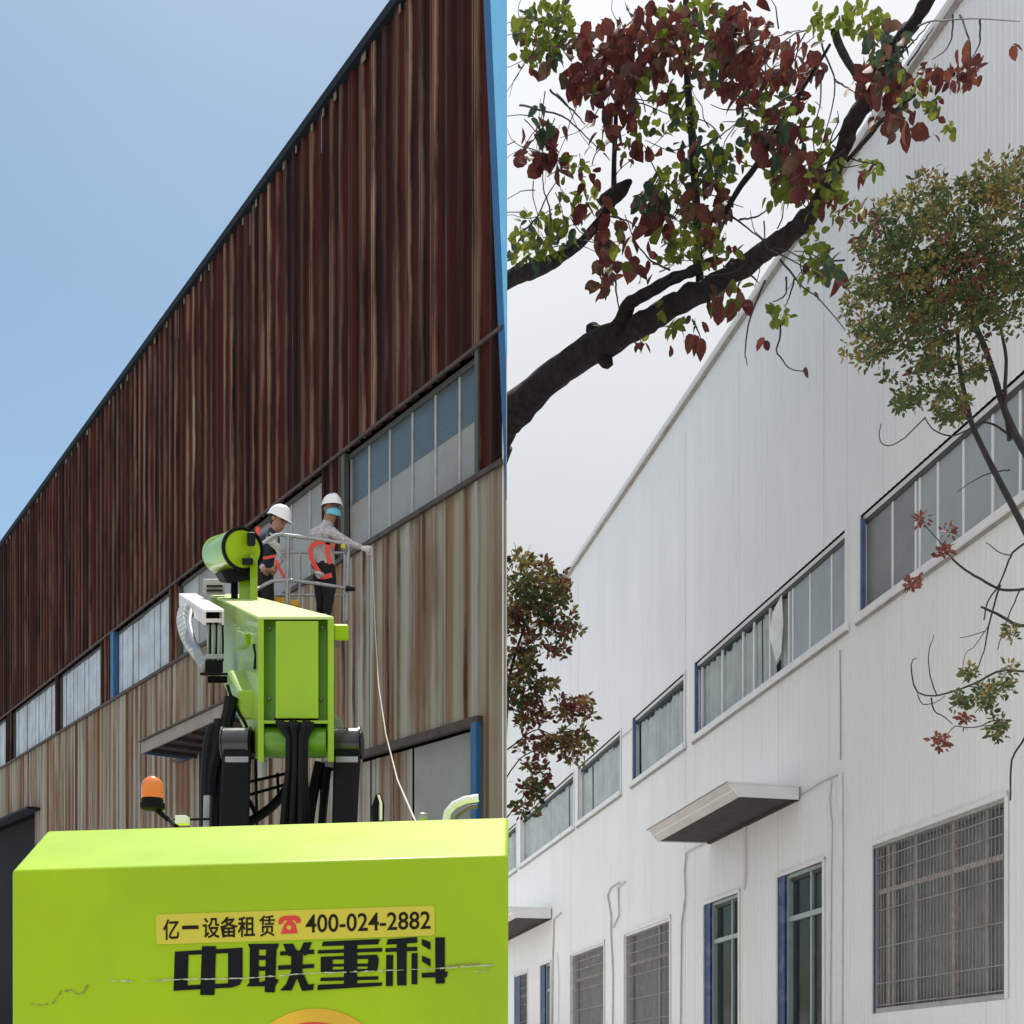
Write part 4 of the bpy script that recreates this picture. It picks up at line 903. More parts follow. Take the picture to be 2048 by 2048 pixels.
def face(parent, c, up, fwd, r, maskon, skin):
    up = Vector(up).normalized(); fwd = (Vector(fwd) - up * Vector(fwd).dot(up)).normalized(); sd = up.cross(fwd)
    mb = MB()                                          # ears and nose
    for s_ in (-1, 1):
        e = c + sd * s_ * r * .88 - up * .012; mb.lathe(e - sd * s_ * .006, sd * s_, [(.012, 0), (.026, .006), (.024, .016), (.01, .02)], 10)
    mb.tube([c + fwd * r * .90 + up * .01, c + fwd * r * 1.12 - up * .025, c + fwd * r * .96 - up * .036], [.008, .016, .010], 8)
    mb.tube([c + fwd * r * .80 - up * .05, c + fwd * r * .86 - up * .085], [.03, .026], 8)
    mb.build('face', skin, parent, smooth=True)
    mb = MB()
    for s_ in (-1, 1):
        e = c + fwd * r * .93 + sd * s_ * .033 + up * .012; mb.lathe(e, fwd, [(.011, 0), (.010, .004), (.004, .008)], 8); mb.tube([e + up * .016 - sd * .018, e + up * .020, e + up * .016 + sd * .018], .0045, 5)
    mb.build('eyes', M['hair'], parent, smooth=True)
    if maskon:
        vs = []; n, k = 10, 6
        for i in range(k + 1):
            v = -1 + 2 * i / k
            for j in range(n + 1):
                u = -1 + 2 * j / n; a = u * R(62); bul = .012 * (1 - v * v) * (1 - u * u)
                rad = r * 1.10 + bul + .012 * (1 - abs(u)); vs.append(c + (fwd * math.cos(a) + sd * math.sin(a)) * rad + up * (-.074 + v * .050 * (1 - .45 * abs(u))))
        fs = [(i * (n + 1) + j, i * (n + 1) + j + 1, (i + 1) * (n + 1) + j + 1, (i + 1) * (n + 1) + j) for i in range(k) for j in range(n)]
        o = meshobj('face_mask', vs, fs, M['mask'], parent, smooth=True); so_ = o.modifiers.new('s', 'SOLIDIFY'); so_.thickness = .003
def hand(parent, w, d, side, palmn, m, curl=.6, s=1.0):
    """glove with palm, four bent fingers of unequal length and a thumb leaving the side of the palm"""
    d = Vector(d).normalized(); side = (Vector(side) - d * Vector(side).dot(d)).normalized(); nn = d.cross(side); w = Vector(w)
    mb = MB(); mb.tube([w - d * .03, w + d * .015, w + d * .05, w + d * .085], [.026 * s, .032 * s, .040 * s, .036 * s], 10)
    for i, (off, ln) in enumerate(((-.027, .062), (-.009, .075), (.009, .072), (.026, .055))):
        p = w + d * .08 + side * off; a = p; pts = [p]; ang = .15
        for sg in (.45, .32, .23):
            ang += curl; a = a + (d * math.cos(ang) + nn * math.sin(ang)) * ln * sg; pts.append(a)
        mb.tube(pts, [.0105, .010, .009, .007], 7)
    p = w + d * .03 - side * .032; mb.tube([p, p - side * .022 + d * .022 + nn * .01, p - side * .02 + d * .05 + nn * .026, p - side * .005 + d * .066 + nn * .034], [.013, .012, .010, .008], 7)
    mb.build('hand', m, parent, smooth=True)
def N(x, y, z, r): return (P(x, y, z), r)
# --- standing worker with a mask, right arm stretched out over the rail
zb = 14.35
W2 = thing('person', 'standing worker in white hard hat and blue face mask reaching over the basket rail', 'person', P(650, 1240, zb))
nodes = dict(pelvis=N(648, 1146, zb, (.155, .13)), waist=N(648, 1122, zb, (.14, .12)), chest=N(646, 1086, zb, (.165, .13)), upper=N(648, 1066, zb, (.15, .11)), neck=N(655, 1048, zb - .01, .062), chin=N(661, 1034, zb - .03, .075), head=N(664, 1018, zb - .03, .098), crown=N(665, 1006, zb - .03, .085),
             sh_r=N(664, 1066, zb - .10, .075), el_r=N(700, 1087, zb - .22, .050), wr_r=N(727, 1097, zb - .25, .034),
             sh_l=N(630, 1068, zb + .10, .075), el_l=N(624, 1112, zb + .02, .050), wr_l=N(634, 1145, zb - .16, .034),
             hip_r=N(659, 1160, zb - .05, .105), kn_r=N(657, 1202, zb - .06, .068), an_r=N(652, 1234, zb - .02, .048), to_r=N(661, 1239, zb - .14, .042),
             hip_l=N(640, 1160, zb + .05, .105), kn_l=N(642, 1202, zb + .04, .068), an_l=N(640, 1234, zb + .08, .048), to_l=N(649, 1239, zb - .02, .042))
edges = [('pelvis', 'waist'), ('waist', 'chest'), ('chest', 'upper'), ('upper', 'neck'), ('neck', 'chin'), ('chin', 'head'), ('head', 'crown'), ('upper', 'sh_r'), ('sh_r', 'el_r'), ('el_r', 'wr_r'), ('upper', 'sh_l'), ('sh_l', 'el_l'), ('el_l', 'wr_l'),
         ('pelvis', 'hip_r'), ('hip_r', 'kn_r'), ('kn_r', 'an_r'), ('an_r', 'to_r'), ('pelvis', 'hip_l'), ('hip_l', 'kn_l'), ('kn_l', 'an_l'), ('an_l', 'to_l')]
reg = {k: 1 for k in ('waist',)}; reg.update({k: 2 for k in ('neck', 'chin', 'head', 'crown')}); reg.update({k: 3 for k in ('pelvis', 'hip_r', 'hip_l', 'kn_r', 'kn_l', 'an_r', 'an_l')}); reg.update({'to_r': 4, 'to_l': 4})
figure(W2, nodes, edges, reg, [M['camo'], M['vestc'], M['skin'], M['trouser'], M['rubber']])
hc = P(664, 1018, zb - .03); fw = Vector((.55, -.80, -.08))
helmet(W2, hc + Vector((0, 0, .045)), (.04, 0, 1), fw, .128); face(W2, hc, (0, 0, 1), fw, .100, True, M['skin'])
mb = MB(); mb.lathe(hc + Vector((-.022, .035, -.035)), (0, 0, 1), [(.07, 0), (.093, .02), (.10, .05), (.09, .085)], 16); mb.build('hair', M['hair'], W2, smooth=True)
hand(W2, P(728, 1097, zb - .25), (.93, -.1, -.18), (0, -.5, .87), None, M['glove'], .55, 1.05)
hand(W2, P(634, 1146, zb - .17), (.5, -.5, -.6), (.6, .5, 0), None, M['glove'], .5)
mb = MB(); zf_ = zb - .19
def strap(pts, z, w=.056, side=(0, -1, 0)): mb.ribbon([P(x, y, z) for x, y in [tuple(p) for p in bez(pts, 12)]], side, w, .006)
strap([(662, 1086), (645, 1084), (628, 1088), (621, 1100), (624, 1120), (633, 1136), (642, 1150), (648, 1154)], zf_)
strap([(657, 1078), (655, 1095), (657, 1112), (661, 1128)], zf_); strap([(634, 1152), (648, 1154), (664, 1150)], zf_ - .005); strap([(665, 1080), (668, 1088), (666, 1098)], zf_ + .02, .03)
mb.build('safety_harness', M['harness'], W2, smooth=True)
# --- bending worker
za = 14.0
W1 = thing('person', 'bending worker in white hard hat and dark clothes looking down at the basket controls', 'person', P(530, 1240, za))
nodes = dict(pelvis=N(524, 1160, za, (.15, .13)), waist=N(524, 1132, za, (.14, .12)), chest=N(528, 1100, za, (.165, .13)), upper=N(534, 1080, za - .02, (.155, .11)), neck=N(546, 1062, za - .05, .060), chin=N(556, 1054, za - .09, .070), head=N(557, 1042, za - .07, .096), crown=N(557, 1030, za - .05, .085),
             sh_r=N(550, 1082, za - .14, .072), el_r=N(566, 1112, za - .20, .048), wr_r=N(551, 1135, za - .26, .034),
             sh_l=N(515, 1080, za + .10, .072), el_l=N(506, 1115, za + .02, .048), wr_l=N(528, 1138, za - .18, .034),
             hip_r=N(533, 1172, za - .05, .10), kn_r=N(537, 1206, za - .08, .066), an_r=N(532, 1235, za, .046), to_r=N(540, 1239, za - .12, .04),
             hip_l=N(516, 1172, za + .05, .10), kn_l=N(518, 1206, za + .04, .066), an_l=N(514, 1235, za + .1, .046), to_l=N(522, 1239, za - .02, .04))
reg = {k: 1 for k in ('sh_r', 'el_r', 'wr_r', 'sh_l', 'el_l', 'wr_l')}; reg.update({k: 2 for k in ('neck', 'chin', 'head', 'crown')}); reg.update({k: 3 for k in ('pelvis', 'hip_r', 'hip_l', 'kn_r', 'kn_l', 'an_r', 'an_l')}); reg.update({'to_r': 4, 'to_l': 4})
figure(W1, nodes, edges, reg, [M['navy'], M['camo'], M['skin'], M['trouser'], M['rubber']])
hc = P(557, 1040, za - .07); fw = Vector((.80, -.45, -.45)); up1 = Vector((.35, -.12, .93))
helmet(W1, hc + up1 * .045, up1, fw, .130); face(W1, hc, up1, fw, .098, False, M['skin'])
mb = MB(); mb.lathe(hc + Vector((-.045, .02, -.03)), up1, [(.07, -.02), (.09, .0), (.097, .05), (.09, .08)], 16); mb.build('hair', M['hair'], W1, smooth=True)
hand(W1, P(550, 1136, za - .27), (-.2, -.5, -.7), (1, 0, 0), None, M['skin'], .5); hand(W1, P(529, 1139, za - .19), (.4, -.5, -.6), (1, .2, 0), None, M['skin'], .5)
mb = MB()
strap([(516, 1054), (515, 1066), (514, 1080), (516, 1100)], za - .17, .05); strap([(551, 1120), (558, 1135), (566, 1150), (571, 1158)], za - .30, .04); strap([(508, 1112), (530, 1116), (550, 1112)], za - .17, .035)
mb.build('safety_harness', M['harness'], W1, smooth=True)
# rope held in the outstretched hand
RO = thing('hanging_rope', 'thin white rope hanging from the standing worker\'s gloved hand', 'rope', P(742, 1100, 14))
rp = [(743, 1098, 14.1), (745, 1130, 13.8), (750, 1250, 12.2), (757, 1370, 10.6), (772, 1470, 9.0), (795, 1560, 7.2), (832, 1645, 5.1)]
pts = []
for i in range(60):
    t = i / 59 * 6; j = min(int(t), 5); f = t - j; pts.append(P(*rp[j]).lerp(P(*rp[j + 1]), f) )
mb = MB(); mb.tube(pts, .0045, 5); mb.build('rope_line', M['rope'], RO, smooth=True)

# ================================================================== trees
def leafgeo(ln, wd, fold=.22, droop=.15):
    """an ovate leaf with a folded midrib, stalk end at the origin, along +Y"""
    v = [(0, 0, 0), (0, ln * .3, 0), (0, ln * .68, -droop * ln * .35), (0, ln, -droop * ln)]
    e = [(wd * .38, ln * .16), (wd * .5, ln * .42), (wd * .33, ln * .76)]
    r = [(x, y, x * fold - droop * ln * (y / ln) ** 2) for x, y in e]; l = [(-x, y, z) for x, y, z in r]
    vs = v + r + l; fs = [(0, 4, 1), (4, 5, 2, 1), (5, 6, 2), (6, 3, 2), (0, 1, 7), (7, 1, 2, 8), (8, 2, 9), (9, 2, 3)]
    return [Vector(a) for a in vs], fs
def rot_hang(drop=.7):
    """mostly hanging, tip down, turned to any side"""
    d = Vector((random.gauss(0, .55), random.gauss(0, .5), -random.uniform(.15, 1.2) if random.random() < drop else random.uniform(-.3, .8))).normalized()
    q = d.to_track_quat('Y', 'Z').to_matrix(); return q @ Matrix.Rotation(random.uniform(-1.3, 1.3), 3, 'Y')
T1 = thing('red_leaved_tree', 'tree with thick dark slanting branch and big red and green leaves', 'tree', (-.6, 22.5, 0))
def zb1(x): return 21 - 10.5 * (x - 1000) / 830
mains = []
def limb(T, pts, rs, name='branch', m=None, zf_=zb1, dz=0, n=12, nn=40, knots=True):
    out = bez([(x, y, 0) for x, y in pts], nn); ppts = []; rad = []
    for i, p in enumerate(out):
        t = i / (nn - 1) * (len(rs) - 1); j = min(int(t), len(rs) - 2); f = t - j; r = rs[j] * (1 - f) + rs[j + 1] * f
        Z = zf_(p.x) + dz; ppts.append(P(p.x, p.y, Z)); rr_ = r / F * Z
        if knots: rr_ *= 1 + .10 * mnoise.noise(Vector((i * .55, r, 3)))
        rad.append(rr_)
    mb = MB(); mb.tube(ppts, rad, n)
    if knots:
        for v in mb.v: v += Vector([mnoise.noise(v * 5 + Vector((9 * k, 0, 0))) for k in range(3)]) * max(rad) * .16
    mb.build(name, m or M['bark'], T, smooth=True, angle=80); return out
B1 = [(972, 905), (1005, 850), (1036, 815), (1110, 748), (1195, 692), (1289, 645), (1345, 612), (1421, 574), (1490, 530), (1536, 500), (1575, 472), (1620, 428), (1655, 370), (1692, 280), (1728, 205), (1765, 130), (1808, 66), (1870, -20)]
limb(T1, B1, [34, 33, 33, 28, 31, 22, 22, 20, 20, 19, 18, 16, 16, 15, 15, 14, 13, 12], nn=90)
mb = MB(); mb.tube([Vector((-.75, 22.8, 0)), Vector((-.72, 22.6, 4)), Vector((-.6, 22.2, 8.5)), P(965, 915, 21.5) + Vector((0, 0, -.2)), P(985, 880, 21.2)], [.62, .52, .46, .42, .40], 16); mb.build('trunk', M['bark'], T1, smooth=True, angle=80)
for c_, r_ in (((1190, 668), 22), ((1205, 722), 17), ((1180, 660), 16)): 
    mb = MB(); Z = zb1(c_[0]); mb.lathe(P(*c_, Z) - Vector((0, 0, .1)), (.5, 0, 1), [(.02, 0), (r_ / F * Z * .8, .05), (r_ / F * Z, .12), (r_ / F * Z * .6, .2), (.02, .24)], 10); mb.build('knot', M['bark'], T1, smooth=True)
limb(T1, [(1228, 662), (1245, 640), (1258, 608), (1270, 600), (1310, 578), (1345, 556), (1380, 545), (1430, 520)], [17, 15, 13, 12, 11, 11, 10, 8], dz=-.3, nn=30)
limb(T1, [(985, 572), (1036, 550), (1060, 542), (1100, 525), (1130, 508), (1160, 486), (1190, 455), (1225, 405), (1228, 385)], [17, 17, 16, 13, 11, 10, 9, 8, 6], dz=.3, nn=36)
limb(T1, [(1200, 400), (1225, 392), (1245, 378), (1262, 362)], [5, 17, 14, 4], dz=.2, nn=12); limb(T1, [(1228, 385), (1228, 330), (1230, 280), (1232, 230)], [6, 5, 5, 4], dz=.2, nn=14, knots=False)
limb(T1, [(1400, 585), (1398, 520), (1392, 400), (1385, 280), (1376, 180), (1372, 60), (1372, 0)], [9, 8, 8, 8, 7, 7, 6], dz=.1, nn=30)
limb(T1, [(1450, 425), (1480, 375), (1520, 320), (1560, 250), (1610, 170), (1660, 90)], [5, 6, 6, 5, 4, 3], dz=-.4, nn=24)
limb(T1, [(1670, 62), (1680, 95), (1700, 130), (1722, 165)], [9, 8, 7, 6], dz=-.2, nn=16)
limb(T1, [(1695, 320), (1740, 270), (1760, 245), (1785, 225), (1830, 190)], [4, 5, 4, 4, 3], dz=-.2, nn=16, knots=False)
tw = [[(1800, 110), (1840, 50), (1900, 40), (1960, 38), (2040, 42)], [(1920, 30), (1935, 70), (1942, 110), (1940, 150)], [(1905, 30), (1905, 60), (1895, 95), (1865, 120)], [(1800, 110), (1830, 80), (1860, 45)], [(1815, 130), (1850, 80), (1868, 55)],
      [(1560, 640), (1560, 675), (1553, 700), (1565, 720), (1580, 738), (1612, 742)], [(1560, 520), (1590, 555), (1600, 570), (1640, 600), (1690, 660)], [(1572, 555), (1570, 590), (1545, 605)], [(1590, 555), (1580, 590), (1572, 610)],
      [(1040, 210), (1080, 220), (1130, 235), (1170, 270), (1200, 300)], [(1100, 180), (1150, 225), (1170, 250)], [(1020, 480), (1070, 440), (1090, 400), (1120, 350)], [(1100, 470), (1100, 420), (1088, 380), (1085, 340)], [(1460, 430), (1500, 460), (1560, 510)],
      [(1480, 440), (1520, 430), (1550, 400)], [(1540, 150), (1570, 170), (1575, 120), (1574, 90)], [(1640, 70), (1650, 110), (1670, 160), (1660, 230), (1640, 300)], [(1670, 160), (1710, 185)], [(1230, 560), (1235, 600), (1240, 640)],
      [(1205, 430), (1250, 440), (1290, 465)], [(1385, 300), (1430, 280), (1480, 240)], [(1390, 400), (1340, 380), (1310, 340), (1290, 290)], [(1376, 180), (1330, 200), (1300, 230)], [(1530, 560), (1500, 640), (1490, 700), (1495, 730)], [(1700, 240), (1650, 300), (1600, 340)],
      [(1690, 300), (1640, 330), (1600, 300), (1560, 300)], [(1340, 540), (1300, 520), (1270, 480), (1250, 430)], [(1960, 38), (1958, 90), (1940, 120)], [(1040, 20), (1120, 60), (1220, 70), (1372, 60)], [(1372, 60), (1450, 90), (1520, 80), (1600, 60)], [(1385, 640), (1395, 660), (1402, 680)]]
mb = MB()
for t_ in tw:
    pp = bez([(x, y, 0) for x, y in t_], 14); mb.tube([P(p.x + random.uniform(-1, 1), p.y + random.uniform(-1, 1), zb1(p.x) - .15) for p in pp], [2.2 / F * zb1(pp[i].x) * (1 - i / 22) for i in range(14)], 5)
for i in range(110):
    x = random.uniform(1030, 1700); y = random.uniform(40, 560); a = random.uniform(0, 6.28); pts_ = [(x, y)]
    for k in range(4): a += random.uniform(-.5, .5); x += 28 * math.cos(a); y += 28 * math.sin(a) + 6; pts_.append((x, y))
    if max(p[1] for p in pts_) > 620: continue
    pp = bez([(x, y, 0) for x, y in pts_], 9); mb.tube([P(p.x, p.y, zb1(p.x) - .4 + .4 * math.sin(i)) for p in pp], [1.5 / F * 15 * (1 - k / 14) for k in range(9)], 4)
mb.build('twigs', M['twig'], T1, kind='stuff')
def pick(mix):
    r = random.random(); s_ = 0
    for k, w in mix:
        s_ += w
        if r < s_: return k
    return mix[-1][0]
RR, GG, DD, BBn = 'l_red', 'l_green', 'l_dark', 'l_brown'
clusters = [  # cx, cy, rx, ry, n, mix, size
    (1090, 65, 65, 55, 75, [(GG, .85), (DD, .1), (RR, .05)], 1.0), (1060, 110, 30, 40, 16, [(GG, .6), (RR, .4)], .9), (1205, 85, 50, 45, 16, [(RR, .7), (BBn, .3)], 1.5), (1290, 90, 60, 70, 40, [(RR, .75), (BBn, .25)], 1.6),
    (1150, 130, 60, 40, 20, [(BBn, .5), (DD, .3), (RR, .2)], 1.4), (1190, 160, 45, 50, 22, [(RR, .95), (GG, .05)], 1.7), (1245, 170, 30, 50, 14, [(RR, .9), (BBn, .1)], 1.7), (1220, 240, 50, 45, 26, [(RR, .8), (BBn, .2)], 1.4),
    (1350, 60, 50, 60, 36, [(RR, .6), (GG, .25), (BBn, .15)], 1.3), (1420, 60, 50, 50, 44, [(GG, .5), (RR, .2), (DD, .3)], 1.0), (1490, 80, 60, 60, 46, [(RR, .7), (BBn, .3)], 1.5), (1480, 160, 50, 60, 30, [(RR, .7), (BBn, .3)], 1.4),
    (1430, 140, 40, 50, 20, [(BBn, .5), (DD, .3), (GG, .2)], 1.2), (1330, 150, 60, 60, 26, [(BBn, .45), (GG, .3), (RR, .25)], 1.2), (1090, 250, 30, 30, 8, [(DD, .9), (RR, .1)], 1.5), (1095, 300, 45, 45, 20, [(RR, .9), (DD, .1)], 1.5),
    (1065, 330, 25, 25, 4, [(RR, 1)], 1.6), (1110, 340, 20, 20, 3, [(RR, 1)], 1.7), (1150, 325, 20, 18, 8, [(GG, 1)], .8), (1335, 235, 65, 50, 60, [(GG, .9), (DD, .1)], .9), (1250, 290, 60, 40, 16, [(GG, .4), (RR, .6)], 1.1), (1255, 310, 12, 16, 2, [(RR, 1)], 1.5),
    (1320, 335, 20, 25, 2, [(RR, 1)], 1.4), (1180, 360, 30, 25, 7, [(RR, .7), (GG, .3)], 1.0), (1400, 320, 55, 50, 30, [(DD, .7), (RR, .3)], 1.3), (1360, 370, 55, 35, 36, [(GG, .9), (DD, .1)], .9), (1450, 330, 40, 60, 36, [(GG, .8), (DD, .2)], .9),
    (1150, 400, 40, 30, 22, [(GG, .95), (DD, .05)], .8), (1085, 480, 60, 50, 66, [(GG, .8), (DD, .2)], .85), (1060, 500, 40, 45, 30, [(GG, .6), (DD, .3), (RR, .1)], .9), (1135, 470, 40, 40, 18, [(GG, .5), (DD, .4), (BBn, .1)], 1.1), (1190, 420, 22, 22, 4, [(RR, 1)], 1.6),
    (1225, 500, 40, 60, 24, [(RR, .5), (BBn, .3), (GG, .2)], 1.5), (1205, 560, 20, 40, 14, [(RR, .5), (BBn, .5)], 1.3), (1305, 460, 30, 50, 14, [(RR, .9), (GG, .1)], 1.6), (1300, 410, 30, 30, 14, [(DD, .7), (BBn, .3)], 1.4), (1340, 420, 40, 40, 14, [(BBn, .6), (GG, .4)], 1.3),
    (1420, 420, 40, 60, 26, [(RR, .8), (BBn, .2)], 1.5), (1290, 540, 25, 30, 6, [(RR, .6), (BBn, .4)], 1.4), (1380, 490, 60, 40, 60, [(GG, .85), (DD, .15)], .9), (1440, 510, 40, 40, 24, [(GG, .7), (RR, .3)], .9), (1330, 530, 30, 16, 8, [(GG, .7), (RR, .3)], .9),
    (1450, 595, 35, 40, 22, [(BBn, .5), (GG, .25), (RR, .25)], 1.4), (1550, 130, 50, 60, 20, [(RR, .9), (BBn, .1)], 1.4), (1525, 220, 50, 40, 30, [(GG, .8), (DD, .2)], .9), (1510, 280, 50, 40, 26, [(DD, .5), (GG, .3), (RR, .2)], 1.1), (1590, 85, 12, 20, 2, [(RR, 1)], 1.6),
    (1615, 140, 32, 34, 14, [(RR, 1)], 1.6), (1650, 50, 35, 25, 26, [(GG, 1)], .9), (1725, 55, 50, 32, 44, [(GG, 1)], .95), (1770, 80, 40, 30, 20, [(DD, .6), (BBn, .4)], 1.2), (1770, 130, 45, 50, 34, [(DD, .7), (BBn, .3)], 1.2), (1725, 170, 30, 35, 12, [(RR, .6), (BBn, .4)], 1.7),
    (1745, 200, 30, 30, 10, [(RR, .8), (BBn, .2)], 1.6), (1590, 220, 25, 20, 8, [(RR, .7), (GG, .3)], 1.1), (1600, 230, 35, 35, 22, [(GG, .8), (RR, .2)], .9), (1640, 270, 30, 30, 10, [(GG, .9), (RR, .1)], 1.1), (1560, 300, 50, 50, 34, [(RR, .6), (DD, .4)], 1.5),
    (1600, 350, 45, 45, 30, [(RR, .8), (BBn, .2)], 1.6), (1660, 350, 35, 45, 34, [(GG, .85), (DD, .15)], 1.1), (1580, 380, 45, 35, 34, [(GG, .9), (RR, .1)], 1.1), (1640, 410, 40, 35, 26, [(GG, .6), (DD, .2), (RR, .2)], 1.2), (1560, 400, 30, 20, 12, [(GG, 1)], 1.1),
    (1795, 175, 20, 30, 6, [(RR, 1)], 1.6), (1790, 250, 45, 28, 14, [(RR, .7), (BBn, .3)], 1.3), (1810, 265, 20, 18, 3, [(RR, 1)], 1.8), (1840, 205, 45, 28, 34, [(GG, .7), (DD, .2), (RR, .1)], .75), (1770, 150, 40, 40, 16, [(GG, .6), (DD, .4)], .9), (1845, 160, 18, 22, 8, [(RR, 1)], 1.2),
    (1895, 160, 35, 18, 22, [(RR, 1)], 1.1), (1930, 155, 35, 18, 20, [(RR, 1)], 1.1), (1920, 120, 16, 14, 3, [(RR, 1)], 1.3), (1952, 130, 12, 18, 4, [(RR, 1)], 1.2), (1872, 130, 8, 12, 2, [(RR, 1)], .9), (1870, 235, 14, 22, 8, [(RR, .4), (GG, .6)], .8), (1905, 260, 14, 14, 6, [(GG, 1)], .9), (1870, 275, 10, 8, 2, [(RR, 1)], .9),
    (1740, 340, 22, 22, 10, [(GG, .8), (RR, .2)], .9), (1725, 355, 16, 8, 3, [(RR, 1)], 1.3), (1735, 415, 8, 18, 2, [(RR, 1)], 1.3), (1700, 430, 35, 30, 26, [(GG, .6), (BBn, .2), (RR, .2)], .8), (1730, 485, 14, 14, 2, [(RR, 1)], 1.7), (1630, 500, 30, 40, 26, [(GG, .9), (DD, .1)], .9), (1650, 550, 26, 26, 12, [(DD, .6), (GG, .4)], 1.4),
    (1675, 565, 12, 20, 3, [(RR, 1)], 1.5), (1625, 560, 20, 35, 14, [(GG, .8), (RR, .2)], .9), (1558, 640, 22, 12, 12, [(GG, 1)], .95), (1525, 690, 6, 10, 2, [(RR, .8), (DD, .2)], 1.3), (1604, 756, 6, 8, 1, [(RR, 1)], 1.3), (1390, 690, 9, 14, 5, [(RR, 1)], 1.4), (1398, 660, 10, 10, 3, [(RR, 1)], 1.2),
    (1385, 645, 8, 8, 2, [(DD, 1)], 1.0), (1318, 632, 14, 10, 6, [(GG, 1)], 1.1), (1350, 665, 20, 12, 9, [(GG, 1)], 1.1), (1345, 700, 5, 12, 2, [(RR, 1)], 1.0), (1282, 693, 14, 12, 6, [(GG, .5), (RR, .5)], 1.1), (1492, 562, 6, 6, 2, [(RR, 1)], 1.1), (1485, 605, 8, 18, 4, [(RR, 1)], 1.2), (2020, 95, 6, 10, 2, [(RR, 1)], 1.3)]
lv, sm = [], {k: [] for k in (RR, GG, DD, BBn)}
for (cx, cy, rx, ry, n, mix_, sz) in clusters:
    for i in range(int(n * (1.95 if cy < 190 and cx < 1570 else 1.45))):
        a = random.uniform(0, 6.283); r_ = math.sqrt(random.random()); x, y = cx + rx * r_ * math.cos(a), cy + ry * r_ * math.sin(a)
        if y < -15: continue
        kind = pick(mix_); Z = zb1(min(x, 1830)) - random.uniform(-.7, 1.0)
        if x < 1036: Z = max(Z, 19.5)
        ln = (25 if kind in (RR, BBn) else (24 if kind == GG else 25)) * sz * random.uniform(.75, 1.2) * (1.0 if kind != GG else 1.05)
        ln = min(ln * .94, 42)
        if kind == GG: rot = rot_hang(.45)
        else: rot = rot_hang(.92)
        lv.append((ln, kind, P(x, y - ln * .4, Z), rot, ln / F * Z))
lv.sort(key=lambda t: -t[0])
unit = {}
for k in (RR, GG, DD, BBn):
    for v_ in range(3):
        vs, fs = leafgeo(1, .62 + .08 * v_, .15 + .12 * v_, .08 + .12 * v_); me = bpy.data.meshes.new('leaf'); me.from_pydata(vs, [], fs); me.materials.append(M[k]); me.polygons.foreach_set('use_smooth', [True] * len(fs)); unit[k, v_] = me
for i, (ln, kind, p, rot, L_) in enumerate(lv):
    if i < 300:
        o = bpy.data.objects.new('leaf', unit[kind, random.randrange(3)]); col.objects.link(o); place(o, p, T1)
        o.rotation_euler = rot.to_euler(); o.scale = (L_, L_, L_)
    else: sm[kind].append((p, rot, L_))
def leafmass(name, items, m, parent, wr=.6):
    if not items: return
    V, Fc = [], []
    for p, rot, L_ in items:
        vs, fs = leafgeo(L_, L_ * random.uniform(wr - .08, wr + .12), random.uniform(.1, .4), random.uniform(.05, .3)); b = len(V)
        V += [p + rot @ v for v in vs]; Fc += [[b + i for i in f] for f in fs]
    meshobj(name, V, Fc, m, parent, kind='stuff', smooth=True)
for k, nm in ((RR, 'red_leaves'), (GG, 'yellow_green_leaves'), (DD, 'dark_green_leaves'), (BBn, 'brown_leaves')): leafmass(nm, sm[k], M[k], T1)

def smalltree(T, blobs, Zc, zj, lpx, mixes, twl, name_twigs='twigs', dens=1.0):
    its = {'s_green': [], 's_olive': [], 's_red': []}
    for (cx, cy, rx, ry, n, mx_) in blobs:
        nc = max(1, int(n * dens / 9))
        for c in range(nc):
            a = random.uniform(0, 6.283); r_ = random.random() ** .5 * random.choice([1, 1, 1.15]); x, y = cx + rx * r_ * math.cos(a), cy + ry * r_ * math.sin(a); Z = Zc + random.uniform(-zj, zj)
            if n > 60 and mnoise.noise(Vector((x / 24, y / 24, 4))) < .02 - .30 * random.random(): continue
            k0 = pick(mixes[mx_])
            if y < cy - ry * .35 and random.random() < .35 and mx_ != 'r': k0 = 's_olive'
            cr_ = random.uniform(1.0, 2.0) * lpx
            for j in range(9):
                k = k0 if random.random() < .8 else pick(mixes[mx_]); ln = lpx * random.uniform(.75, 1.35) / F * Z
                d = Vector((random.gauss(0, 1), random.gauss(0, 1), random.gauss(.15, .8))).normalized(); rot = d.to_track_quat('Y', 'Z').to_matrix() @ Matrix.Rotation(random.uniform(-2, 2), 3, 'Y')
                p = P(x, y, Z) + d * (cr_ / F * Z) * random.uniform(.1, .7)
                its[k].append((p, rot, ln))
    for k, nm in (('s_green', 'green_leaves'), ('s_olive', 'olive_leaves'), ('s_red', 'red_leaves')): leafmass(nm, its[k], M[k], T, .5)
    mb = MB()
    for (pts_, r0, r1) in twl:
        nn_ = 16; pp = bez([(x, y, 0) for x, y in pts_], nn_); mb.tube([P(p.x + random.uniform(-.7, .7), p.y + random.uniform(-.7, .7), Zc + .25 * math.sin(p.x * .02)) for p in pp], [.82 * (r0 + (r1 - r0) * i / nn_) / F * Zc for i in range(nn_)], 6)
    mb.build(name_twigs, M['twig'], T, kind='stuff', smooth=True)
T2 = thing('small_leaved_tree', 'small leaved olive green tree before the high windows of the white wall', 'tree', (P(2150, 0, 8).x, 8, 0))
ZT = 8.0
mxs = {'g': [('s_green', .76), ('s_olive', .16), ('s_red', .08)], 'o': [('s_olive', .6), ('s_green', .3), ('s_red', .1)], 'r': [('s_red', 1)]}
